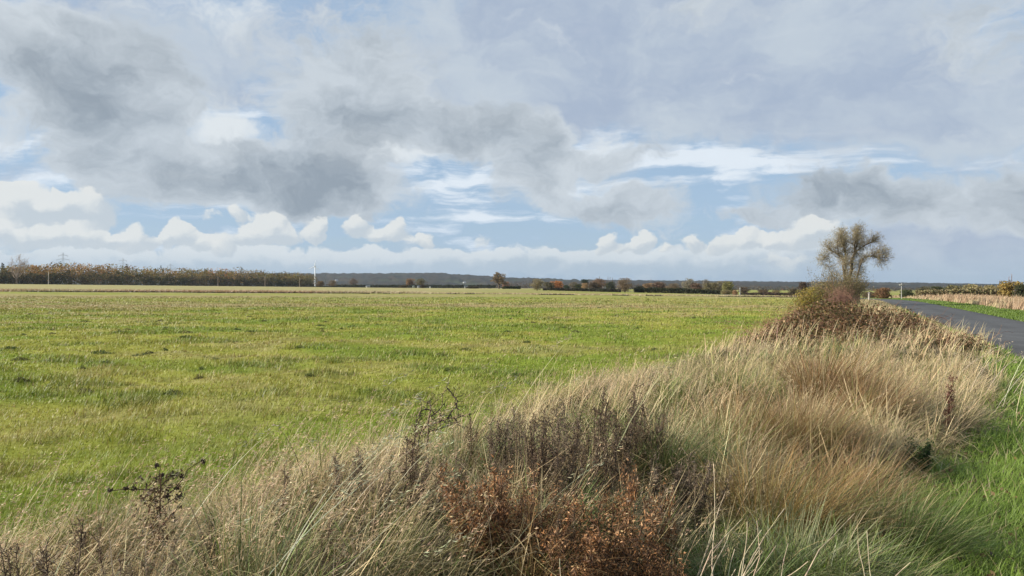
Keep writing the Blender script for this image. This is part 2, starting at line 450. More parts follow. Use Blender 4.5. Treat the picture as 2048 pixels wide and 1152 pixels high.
# ------------------------------------------------------------------ the ground sheet
def build_ground():
    ang = np.concatenate([np.linspace(-180, -48, 45)[:-1], np.linspace(-48, 48, 360), np.linspace(48, 180, 45)[1:-1]])
    rad = np.concatenate([[0.0], np.geomspace(0.6, 9000, 420)])
    A, R = np.meshgrid(np.radians(ang), rad, indexing='ij')
    X = R*np.sin(A); Y = R*np.cos(A)
    Z = height(X, Y)
    c = field_col(X, Y)
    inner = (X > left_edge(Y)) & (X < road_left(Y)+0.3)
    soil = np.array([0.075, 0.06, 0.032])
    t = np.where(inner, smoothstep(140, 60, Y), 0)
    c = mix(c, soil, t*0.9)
    vg = (X > verge_edge(Y)-0.15) & (X < road_left(Y)+0.5)
    c = mix(c, np.array([0.07, 0.105, 0.022]), np.where(vg, 1.0, 0)*smoothstep(60, 30, Y))
    rv = (X > road_left(Y)+0.2) & (X < road_right(Y)+3.6)
    c = mix(c, np.array([0.09, 0.16, 0.022]), np.where(rv, 1.0, 0)*smoothstep(220, 120, Y))
    rd = X > road_right(Y)+3.6
    c = mix(c, np.array([0.33, 0.25, 0.14]), np.where(rd, 1.0, 0)*smoothstep(400, 200, Y)*0.9)
    na, nr = A.shape
    idx = np.arange(na*nr).reshape(na, nr)
    i2 = np.roll(idx, -1, axis=0)
    F = np.stack([idx[:, :-1], idx[:, 1:], i2[:, 1:], i2[:, :-1]], -1).reshape(-1, 4)[:, ::-1]
    V = np.stack([X, Y, Z], -1).reshape(-1, 3)
    g = Geo(); g.add(V, [F], c.reshape(-1, 3))
    m = mat_attr('turf_ground', 0.95, 0, 0.05)
    nt = m.node_tree; N, Lk = nt.nodes, nt.links
    bs = N['Principled BSDF']
    tc = N.new('ShaderNodeTexCoord')
    mp = N.new('ShaderNodeMapping'); mp.inputs['Scale'].default_value = (0.5, 0.35, 0.5); Lk.new(tc.outputs['Object'], mp.inputs[0])
    nz = N.new('ShaderNodeTexNoise'); nz.inputs['Scale'].default_value = 1.0; nz.inputs['Detail'].default_value = 9; nz.inputs['Roughness'].default_value = 0.7
    Lk.new(mp.outputs[0], nz.inputs['Vector'])
    rp = N.new('ShaderNodeMapRange'); rp.inputs[1].default_value = 0.3; rp.inputs[2].default_value = 0.7; rp.inputs[3].default_value = 0.65; rp.inputs[4].default_value = 1.25
    Lk.new(nz.outputs['Fac'], rp.inputs[0])
    vm = N.new('ShaderNodeVectorMath'); vm.operation = 'SCALE'
    src = bs.inputs['Base Color'].links[0].from_socket
    Lk.new(src, vm.inputs[0]); Lk.new(rp.outputs[0], vm.inputs['Scale']); Lk.new(vm.outputs[0], bs.inputs['Base Color'])
    bp = N.new('ShaderNodeBump'); bp.inputs['Strength'].default_value = 0.7; bp.inputs['Distance'].default_value = 0.12
    Lk.new(nz.outputs['Fac'], bp.inputs['Height']); Lk.new(bp.outputs[0], bs.inputs['Normal'])
    o = g.build('ground', m, smooth=True); tag(o, 'flat pasture and verge ground running out to the horizon', kind='structure')
build_ground()

# ------------------------------------------------------------------ the lane
def build_road():
    ys = np.concatenate([np.arange(-40, 60, 1.0), np.arange(60, 420, 4.0)])
    us = np.array([0, 0.03, 0.08, 0.2, 0.35, 0.5, 0.65, 0.8, 0.92, 0.97, 1])
    V = []; C = []
    bend = lambda y: -0.0016*np.maximum(y-95, 0)**2
    for y in ys:
        for k, u in enumerate(us):
            e = 0
            if k in (0, 10): e = (vnoise(y*1.3, 5.0+k, 3)-0.5)*0.28
            x = road_left(y)+u*ROAD_W+e+bend(y)
            z = float(height(x, y))
            if y <= 60: z = 0.0+float(smoothstep(70, 400, y))*0
            crown = 0.05*(1-(2*u-1)**2)
            V.append((x, y-(u-0.5)*ROAD_W*0.0, z+0.035+crown*(0 if k in (0, 10) else 1)-(0.03 if k in (0, 10) else 0)))
    m_, n_ = len(ys), len(us)
    idx = np.arange(m_*n_).reshape(m_, n_)
    F = np.stack([idx[:-1, :-1], idx[:-1, 1:], idx[1:, 1:], idx[1:, :-1]], -1).reshape(-1, 4)
    wear = np.array([.62, .72, .88, 1.06, 1.12, .92, 1.10, 1.08, .9, .74, .62]); dirt = np.array([1, .8, .35, .05, 0, .08, 0, .05, .3, .75, 1])
    cc = mix(np.ones((n_, 3))*wear[:, None], np.array([1.0, .85, .62]), dirt*.6)
    cc = np.tile(cc, (m_, 1)); vv = np.array(V); cc = cc*(0.86+0.28*fbm(vv[:, 0]*.5, vv[:, 1]*.5, 3, 8))[:, None]
    g = Geo(); g.add(V, [F], cc)
    m = bpy.data.materials.new('asphalt'); m.use_nodes = True
    nt = m.node_tree; N, Lk = nt.nodes, nt.links
    bs = N['Principled BSDF']
    tc = N.new('ShaderNodeTexCoord')
    rot = N.new('ShaderNodeMapping'); rot.inputs['Rotation'].default_value = (0, 0, math.atan(0.44)); rot.inputs['Scale'].default_value = (1, 0.06, 1)
    Lk.new(tc.outputs['Object'], rot.inputs[0])
    st = N.new('ShaderNodeTexNoise'); st.inputs['Scale'].default_value = 1.6; st.inputs['Detail'].default_value = 5; st.inputs['Roughness'].default_value = 0.6
    Lk.new(rot.outputs[0], st.inputs['Vector'])
    gr = N.new('ShaderNodeTexNoise'); gr.inputs['Scale'].default_value = 60; gr.inputs['Detail'].default_value = 4; gr.inputs['Roughness'].default_value = 0.8
    Lk.new(tc.outputs['Object'], gr.inputs['Vector'])
    bl = N.new('ShaderNodeTexNoise'); bl.inputs['Scale'].default_value = 0.5; bl.inputs['Detail'].default_value = 5
    Lk.new(tc.outputs['Object'], bl.inputs['Vector'])
    def mm(op, a, b, c=None):
        n = N.new('ShaderNodeMath'); n.operation = op
        for i, v in enumerate((a, b, c)):
            if v is None: continue
            if isinstance(v, float): n.inputs[i].default_value = v
            else: Lk.new(v, n.inputs[i])
        return n.outputs[0]
    t = mm('MULTIPLY_ADD', st.outputs['Fac'], 0.6, mm('MULTIPLY_ADD', gr.outputs['Fac'], 0.25, mm('MULTIPLY', bl.outputs['Fac'], 0.35)))
    rp = N.new('ShaderNodeValToRGB'); Lk.new(t, rp.inputs[0])
    rp.color_ramp.elements[0].position = 0.38; rp.color_ramp.elements[0].color = (0.044, 0.044, 0.043, 1)
    rp.color_ramp.elements[1].position = 0.80; rp.color_ramp.elements[1].color = (0.105, 0.103, 0.100, 1)
    at = N.new('ShaderNodeVertexColor'); at.layer_name = 'col'
    mu = N.new('ShaderNodeMix'); mu.data_type = 'RGBA'; mu.blend_type = 'MULTIPLY'; mu.inputs[0].default_value = 1
    Lk.new(rp.outputs[0], mu.inputs[6]); Lk.new(at.outputs['Color'], mu.inputs[7]); Lk.new(mu.outputs[2], bs.inputs['Base Color'])
    bs.inputs['Roughness'].default_value = 0.8; bs.inputs['Specular IOR Level'].default_value = 0.3
    bp = N.new('ShaderNodeBump'); bp.inputs['Strength'].default_value = 0.5; bp.inputs['Distance'].default_value = 0.008
    Lk.new(gr.outputs['Fac'], bp.inputs['Height']); Lk.new(bp.outputs[0], bs.inputs['Normal'])
    o = g.build('road', m, smooth=True); tag(o, 'narrow grey asphalt country lane with worn edges', kind='structure')
build_road()

# ------------------------------------------------------------------ scatter
FOV_T = math.tan(math.radians(41))
def scatter(n0, d0, d1, y_lo=None, tmin=-1.0, tmax=1.0):
    """random points in the wedge in front, density falling with distance squared"""
    n0 = int(n0*1.13)
    y = d0*np.exp(rng.uniform(0, math.log(d1/d0), n0))
    t = rng.uniform(tmin, tmax, n0)*FOV_T
    return t*y, y

WIND = math.radians(78)     # the grass leans to the right, a little away

def on_ground(x, y, dz=-0.01): return np.stack([x, y, height(x, y)+dz], 1)

# short pasture grass
def build_field_grass():
    g = Geo()
    x, y = scatter(430000, 4.5, 130)
    k = (x < left_edge(y)+0.5*vnoise(x*2, y*2, 8))
    x, y = x[k], y[k]; n = len(x)
    tuss = smoothstep(0.56, 0.72, fbm(x*0.55, y*0.60, 3, 61))
    tuss2 = smoothstep(0.55, 0.75, fbm(x*1.9+9, y*1.9, 2, 63))
    H = (0.035+0.045*rng.random(n))*(1+1.0*tuss+1.0*tuss2)
    W = np.maximum(0.0045, 0.0011*y)*(0.7+0.6*rng.random(n))
    H = H*(1+0.006*np.clip(y-20, 0, 80))
    az = WIND+rng.normal(0, 1.1, n)
    c = field_col(x, y)*(1+rng.normal(0, 0.20, (n, 1)))
    c = mix(c, np.array([0.10, 0.15, 0.022]), tuss*0.6)
    dryb = rng.random(n) < 0.10
    c[dryb] = np.array([0.34, 0.27, 0.13])*(1+rng.normal(0, 0.15, (dryb.sum(), 1)))
    c = np.clip(c*(1+rng.normal(0, 0.05, (n, 3))), 0.01, 0.8)
    g.blades(on_ground(x, y), H, W, az, rng.uniform(0.15, 0.8, n), rng.uniform(0.1, 0.8, n), c, 2, tipcol=np.clip(c*np.array([1.25, 1.12, 0.95]), 0, .9))
    o = g.build('field_grass', M_BLADE); tag(o, 'short green and yellowed pasture grass covering the field', kind='stuff')
build_field_grass()

STRAW = np.array([0.60, 0.465, 0.25]); TAN = np.array([0.44, 0.29, 0.13]); PINK = np.array([0.58, 0.42, 0.255])
GRN = np.array([0.13, 0.165, 0.04]); OLV = np.array([0.28, 0.25, 0.08]); GREY = np.array([0.33, 0.265, 0.16])

def thin_out(x, y):
    """where other plants take the ground: the rust weeds at the front, the rush group"""
    a = np.exp(-(((x-0.28)/0.75)**2+((y-3.4)/0.75)**2)**2)
    b = 0.7*np.exp(-(((x-2.3)/0.7)**2+((y-5.6)/1.4)**2)**2)
    return np.clip(a+b, 0, 1)

# rank verge grass: separate tussocks of long stems, splayed and laid over by the wind, dark gaps between
def build_rank_grass():
    g = Geo()
    for (lo, hi, sp, per, ns, w0) in ((2.75, 7, 0.38, 520, 5, 0.0046), (7, 14, 0.46, 290, 4, 0.0062), (14, 32, 0.62, 130, 3, 0.0115), (32, 110, 1.15, 90, 2, 0.026)):
        yy = np.arange(lo, hi, sp)
        cx = []; cy = []
        for y in yy:
            l, r = left_edge(y)+0.10, min(verge_edge(y), road_left(y)-0.5)-0.10
            l = max(l, -FOV_T*y*1.02-0.3); r = min(r, FOV_T*y*1.02+0.3)
            if r <= l: continue
            xs = np.arange(l, r+sp*0.5, sp)
            cx += list(xs+rng.uniform(-.42, .42, len(xs))*sp); cy += list(np.full(len(xs), y)+rng.uniform(-.42, .42, len(xs))*sp)
        bx = np.array(cx); by = np.array(cy)
        k = (bx > left_edge(by)) & (bx < np.minimum(verge_edge(by), road_left(by)-.45)) & (rng.random(len(bx)) > thin_out(bx, by)*.72)
        bx, by = bx[k], by[k]; m = len(bx)
        if not m: continue
        rt = (bx-left_edge(by))/np.maximum(verge_edge(by)-left_edge(by), .3)
        hh = 0.20+0.34*fbm(bx*0.8, by*0.8, 3, 12)+rng.normal(0, 0.08, m)
        hh += 0.12*smoothstep(.5, .9, rt)*smoothstep(4, 7, by)*smoothstep(13, 9, by)
        hh *= 1-0.30*smoothstep(9, 15, by)
        edge = np.minimum(bx-left_edge(by), verge_edge(by)-bx)
        hh *= 0.80+0.20*smoothstep(0, 0.8, edge)
        hh = np.where((rt < .3) & (by < 7), .26+.16*rng.random(m), hh)
        hh *= 1-0.18*smoothstep(4.4, 2.6, by)*(bx > -.6)
        hh *= np.where(by < 9, .84, 1)*np.where((rt > .2) & (rt < .62) & (by < 10), .86, 1)
        hh = np.clip(hh, 0.13, 0.72)
        rad = sp*rng.uniform(0.34, 0.62, m)
        kind = fbm(bx*0.7+4, by*0.7, 3, 90)+rng.normal(0, 0.07, m)
        base = np.zeros((m, 3)); tipc = np.zeros((m, 3))
        for i in range(m):
            q = kind[i]
            if q < 0.38: b_, t_ = GRN, GRN*1.7+.02
            elif q < 0.46: b_, t_ = GRN*1.1, OLV*1.3
            elif q < 0.53: b_, t_ = OLV*.8, STRAW*.85
            elif q < 0.60: b_, t_ = GREY, STRAW*.9
            elif q < 0.68: b_, t_ = TAN*.7, TAN
            else: b_, t_ = STRAW*.75, STRAW
            if rt[i] < 0.30 and rng.random() < .8: b_, t_ = (GREY, PINK) if rng.random() < .5 else (OLV*.8, STRAW)
            if rt[i] > 0.60 and by[i] > 4.5 and rng.random() < 0.85: b_, t_ = (STRAW*.8, STRAW*1.05) if rng.random() < .65 else (GREY, PINK)
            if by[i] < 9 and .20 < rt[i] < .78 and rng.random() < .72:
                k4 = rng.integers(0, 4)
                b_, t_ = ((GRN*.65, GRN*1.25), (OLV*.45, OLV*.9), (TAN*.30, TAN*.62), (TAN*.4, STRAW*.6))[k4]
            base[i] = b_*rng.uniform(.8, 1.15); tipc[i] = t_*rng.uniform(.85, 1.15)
        waz = WIND+rng.normal(0, 0.8, m)
        wl = np.clip(rng.normal(0.62, .25, m), .1, 1.15)+np.where((rt < .3) & (by < 9), .35, 0)
        ii = np.repeat(np.arange(m), per); n = len(ii)
        q = np.sqrt(rng.random(n)); th = rng.uniform(0, 2*np.pi, n)
        px = bx[ii]+rad[ii]*q*np.cos(th)*.75; py = by[ii]+rad[ii]*q*np.sin(th)*.75
        ox = np.cos(th)*q*0.85+np.sin(waz[ii])*wl[ii]+rng.normal(0, 0.48, n)
        oy = np.sin(th)*q*0.85+np.cos(waz[ii])*wl[ii]+rng.normal(0, 0.48, n)
        az = np.arctan2(ox, oy)
        lean = np.clip(np.hypot(ox, oy)*0.55, 0.03, 1.1)
        H = hh[ii]*np.clip(rng.gamma(7, 1/6.0, n), .45, 1.7)
        W = w0*np.where(rng.random(n) < .16, rng.uniform(1.4, 2.1, n), rng.uniform(0.5, 1.25, n))
        v_ = 1+rng.normal(0, 0.30, (n, 1)); c = base[ii]*v_; t = tipc[ii]*v_
        sw = rng.random(n)
        for lo_, hi_, cc in ((0, .13, STRAW*1.15), (.13, .20, TAN*.5), (.20, .24, GREY*.5), (.86, 1.0, GRN*1.3)):
            s_ = (sw >= lo_) & (sw < hi_); f_ = (1+rng.normal(0, .2, (s_.sum(), 1)))
            c[s_] = cc*f_*.9; t[s_] = cc*f_
        g.blades(on_ground(px, py, -0.02), H, W, az, lean, rng.uniform(-0.1, 2.6, n), np.clip(c, .01, .85), ns, tipcol=np.clip(t, .01, .9), taper=.6)
        # bent and broken stalks lying across
        s_ = rng.random(n) < (.075 if by.mean() < 14 else 0.0); k_ = s_.sum()
        if k_:
            P = on_ground(px[s_], py[s_], 0.0); P[:, 2] += hh[ii[s_]]*rng.uniform(.3, .85, k_)
            g.blades(P, rng.uniform(.2, .5, k_), w0*.85, rng.uniform(0, 6.28, k_), rng.uniform(1.1, 1.9, k_), rng.uniform(-.4, .5, k_), jitter(STRAW*1.05, k_, .15), 3, taper=.3)
    # low thatch filling between tussocks
    x, y = scatter(45000, 2.4, 60)
    k = (x > left_edge(y)) & (x < np.minimum(verge_edge(y), road_left(y)-0.2)); x, y = x[k], y[k]; n = len(x)
    c = mix(GREY*0.45, OLV*0.40, rng.random(n))*(1+rng.normal(0, 0.2, (n, 1)))
    g.blades(on_ground(x, y), rng.uniform(0.08, 0.20, n), np.maximum(0.005, 0.0009*y), WIND+rng.normal(0, 1.3, n), rng.uniform(0.5, 1.2, n), rng.uniform(0.1, 0.8, n), np.clip(c, .01, .8), 2)
    # standing stems with seed heads
    x, y = scatter(11000, 3.2, 60)
    k = (rng.random(len(x)) > thin_out(x, y)) & (x > left_edge(y)+0.05) & (x < np.minimum(verge_edge(y), road_left(y)-0.2)) & (fbm(x*0.6, y*0.6, 2, 44) > 0.43); x, y = x[k], y[k]; n = len(x)
    H = rng.uniform(0.40, 0.80, n)*(1-.3*smoothstep(5, 3, y))*(1-.25*smoothstep(9, 15, y)); az = WIND+rng.normal(0, 0.6, n)
    c = jitter(STRAW*1.05, n)
    tip = g.blades(on_ground(x, y), H, np.maximum(0.0028, 0.0007*y), az, rng.uniform(0.1, 0.5, n), rng.uniform(0.2, 0.8, n), c, 4, taper=0.4)
    near = y < 24
    tp = tip[near]; q = 12; t = np.repeat(tp, q, 0); a2 = np.repeat(az[near], q)
    off = rng.uniform(-0.02, 0.15, len(t))
    t = t-np.stack([np.sin(a2)*off*0.75, np.cos(a2)*off*0.75, off*0.6], 1)+rng.normal(0, 0.008, t.shape)
    sc = np.repeat(np.maximum(1, y[near]*0.09), q)
    g.cards(t, 0.024*sc, 0.0042*sc, jitter(PINK*1.05, len(t)), up=(0.7, 0.1, 0.5), spread=0.7)
    o = g.build('rank_grass', M_BLADE); tag(o, 'long bleached wind-laid grass heaped along the verge', kind='stuff')
build_rank_grass()

# mown verge beside the lane, both sides
def build_verge_grass():
    g = Geo()
    x, y = scatter(150000, 3.0, 60, tmin=0.2)
    k = (x > verge_edge(y)-0.25*vnoise(x*3, y*3, 2)-0.1) & (x < road_left(y)+0.12*vnoise(x*4, y*4, 5)); x, y = x[k], y[k]; n = len(x)
    tus = smoothstep(0.45, 0.75, fbm(x*1.1, y*1.1, 3, 77))
    c = mix(np.array([0.19, 0.27, 0.042]), np.array([0.11, 0.18, 0.032]), fbm(x*1.5, y*1.5, 3, 78))*(1+rng.normal(0, 0.18, (n, 1)))
    g.blades(on_ground(x, y), rng.uniform(0.06, 0.15, n)*(1+1.2*tus), np.maximum(0.0042, 0.0011*y)*rng.uniform(.7, 1.3, n), WIND+rng.normal(0, 1.2, n),
             rng.uniform(0.1, 0.8, n), rng.uniform(0.2, 1.0, n), np.clip(c, .01, .6), 3, tipcol=np.clip(c*np.array([1.25, 1.2, 1.0]), 0, .8))
    x, y = scatter(9000, 3.0, 40, tmin=0.2)
    k = (x > verge_edge(y)-.2) & (x < road_left(y)); x, y = x[k], y[k]; n = len(x)
    g.blades(on_ground(x, y), rng.uniform(.08, .26, n), np.maximum(.004, .001*y), rng.uniform(0, 6.28, n), rng.uniform(.3, 1.3, n), rng.uniform(0, .8, n), jitter((.40, .33, .18), n, .25), 3, taper=.4)
    m_ = 1500; x, y = scatter(m_, 3.0, 25, tmin=0.2); k = (x > verge_edge(y)) & (x < road_left(y)+.3); x, y = x[k], y[k]
    P_ = on_ground(x, y, .05); g.cards(P_, .05, .03, jitter((.22, .14, .07), len(x), .35), up=(1, 0, .1))
    o = g.build('verge_grass', M_BLADE); tag(o, 'lush green grass strip between rank verge and lane', kind='stuff')
    g = Geo()
    x, y = scatter(130000, 24, 200, tmin=0.45)
    k = (x > road_right(y)-0.1*vnoise(x, y*3, 2)) & (x < road_right(y)+3.8); x, y = x[k], y[k]; n = len(x)
    c = mix(np.array([0.15, 0.215, 0.030]), np.array([0.10, 0.15, 0.026]), fbm(x*0.6, y*0.6, 3, 79))*(1+rng.normal(0, 0.15, (n, 1)))
    g.blades(on_ground(x, y), rng.uniform(0.08, 0.2, n), 0.0011*y, WIND+rng.normal(0, 1.2, n), rng.uniform(0.1, 0.7, n), rng.uniform(0.2, .8, n), np.clip(c, .01, .6), 2)
    x, y = scatter(170000, 24, 260, tmin=0.45)
    o2 = g.build('roadside_grass', M_BLADE); tag(o2, 'bright green mown strip along the far side of the lane', kind='stuff')
    g = Geo()
    k = (x > road_right(y)+3.2+1.0*vnoise(x*.5, y*.5, 6)); x, y = x[k], y[k]; n = len(x)
    pn = fbm(x*0.12, y*0.12, 3, 81)
    c = mix(np.array([0.44, 0.345, 0.19]), np.array([0.38, 0.255, 0.15]), smoothstep(.4, .65, pn))*(1+rng.normal(0, 0.18, (n, 1)))
    c[rng.random(n) < 0.12] *= np.array([0.45, 0.55, 0.45])
    H = rng.uniform(0.35, 0.8, n)*(0.8+0.9*smoothstep(.45, .7, pn))*np.where(y < 45, 0.75, 1.0)
    g.blades(on_ground(x, y), H, 0.0011*y, WIND+rng.normal(0, .6, n), rng.uniform(0.05, 0.5, n), rng.uniform(0.2, .8, n), np.clip(c, .01, .8), 2, taper=0.5)
    o3 = g.build('dry_grass', M_BLADE); tag(o3, 'tall tawny dry grass beyond the far side of the lane', kind='stuff')
build_verge_grass()

# ------------------------------------------------------------------ far country
def place(px, d):
    """world x, y and ground height for a bearing (given as a photo column) and a distance"""
    x = (px-1024)/FPX*d
    return x, d, float(height(x, d))
def top_z(py, d): return EYE+(576-py)/FPX*d

def build_hills():
    prof_x = [-2200, 300, 600, 700, 870, 960, 1010, 1200, 1500, 1850, 2048, 3600]
    prof_y = [556, 553, 552, 553, 552, 557, 561, 566, 569, 572, 576, 572]
    g = Geo()
    az = np.linspace(-62, 62, 1100); rows = np.linspace(0, 1, 30)
    A, T = np.meshgrid(np.radians(az), rows, indexing='ij')
    px = 1024+FPX*np.tan(A)
    top = EYE+(576-np.interp(px, prof_x, prof_y))/FPX*3600*np.cos(A)**0
    D = (2300+1500*T)
    X = D*np.tan(A); Y = D
    Z = -6+(top+6)*smoothstep(0, 0.9, T)**0.9
    wood = fbm(X*0.004, Y*0.006, 4, 200)
    w = smoothstep(0.33, 0.40, wood)
    Z = Z+w*(7+9*vnoise(X*0.055, Y*0.04, 5)+3*vnoise(X*0.2, Y*0.2, 6))*smoothstep(0.0, 0.2, T)
    c = mix(np.array([0.10, 0.115, 0.05]), np.array([0.15, 0.125, 0.07]), smoothstep(.4, .6, fbm(X*0.006, Y*0.006, 2, 77)))
    wc = mix(np.array([0.035, 0.04, 0.025]), np.array([0.085, 0.06, 0.035]), vnoise(X*0.05, Y*0.05, 9))
    c = mix(c, wc, w)*0.62
    idx = np.arange(A.size).reshape(A.shape)
    F = np.stack([idx[:-1, :-1], idx[1:, :-1], idx[1:, 1:], idx[:-1, 1:]], -1).reshape(-1, 4)
    g.add(np.stack([X, Y, Z], -1).reshape(-1, 3), [F], c.reshape(-1, 3))
    o = g.build('hills', mat_attr('hill', 0.95, 0, 0.05)); tag(o, 'low wooded blue hills along the horizon', kind='structure')
build_hills()

# -- crowns -----------------------------------------------------------
def crown_cards(g, base, h, w, col, n=300, size=None, lobes=7, lo=0.15, point=0.0, var=0.22):
    """leaf clumps filling several lobes of an uneven crown: base point, height, width"""
    size = size or h*0.09
    L = []
    for k in range(lobes):
        a = rng.uniform(0, 2*math.pi)
        zc = lo+(0.90-lo)*((k+rng.random())/lobes)
        env = math.sqrt(max(0.06, 1-((zc-0.5)/0.52)**2))
        r = 0.5*w*env*rng.uniform(0.15, 0.72)
        L.append((math.cos(a)*r, math.sin(a)*r, zc*h, w*rng.uniform(0.24, 0.38)*(0.55+0.45*env), h*rng.uniform(0.14, 0.24), 1+rng.normal(0, var)))
    m = max(4, n//lobes)
    for (x, y, z, rw, rh, b) in L:
        v = rng.normal(0, 1, (m, 3)); v /= np.linalg.norm(v, axis=1)[:, None]
        v *= (rng.random(m)**0.4)[:, None]
        p = np.array([x, y, z])+v*np.array([rw, rw, rh])
        p[:, 2] = np.minimum(p[:, 2], h*rng.uniform(0.93, 1.02, m)); p[:, 2] = np.maximum(p[:, 2], 0.02*h)
        cc = np.clip(jitter(np.asarray(col)*max(.45, b), m, 0.22, 0.07), 0.005, .8)
        g.cards(p+np.array(base), size*rng.uniform(.6, 1.3, m), size*rng.uniform(.35, .8, m), cc)

def grow(S, p, d, L, r, lev, up=0.1, wob=0.22, nseg=4, kids=(3, 5), ang=0.75, shrink=0.62, wind=(0, 0, 0), tips=None, taper=0.55):
    p = np.array(p, float); d = np.array(d, float); d /= np.linalg.norm(d)
    pts = [p]; ds = []
    for i in range(nseg):
        d = d+np.array([rng.normal(0, wob), rng.normal(0, wob), rng.normal(0, wob)+up])+np.array(wind)
        d /= np.linalg.norm(d)
        q = p+d*L/nseg
        S.append((p, q, r*(1-(1-taper)*i/nseg), r*(1-(1-taper)*(i+1)/nseg)))
        p = q; pts.append(p); ds.append(d)
    if lev == 0:
        if tips is not None: tips.extend(pts[1:])
        return
    for k in range(rng.integers(kids[0], kids[1]+1)):
        i = rng.integers(1, nseg+1) if k else nseg
        dd = ds[i-1]; v = rng.normal(0, 1, 3); v -= dd*v.dot(dd); v /= np.linalg.norm(v)+1e-9
        a = ang*rng.uniform(.5, 1.3)
        grow(S, pts[i], dd*math.cos(a)+v*math.sin(a), L*shrink*rng.uniform(.7, 1.2), max(r*taper*0.75, 0.0015), lev-1, up, wob, max(2, nseg-1), kids, ang, shrink, wind, tips, taper)

def add_segs(g, S, col, k=4, rmin=0.0, var=0.15):
    A = np.array([s[0] for s in S]); B = np.array([s[1] for s in S])
    ra = np.maximum([s[2] for s in S], rmin); rb = np.maximum([s[3] for s in S], rmin)
    g.tubes(A, B, ra, rb, jitter(col, len(S), var, 0.04), k)

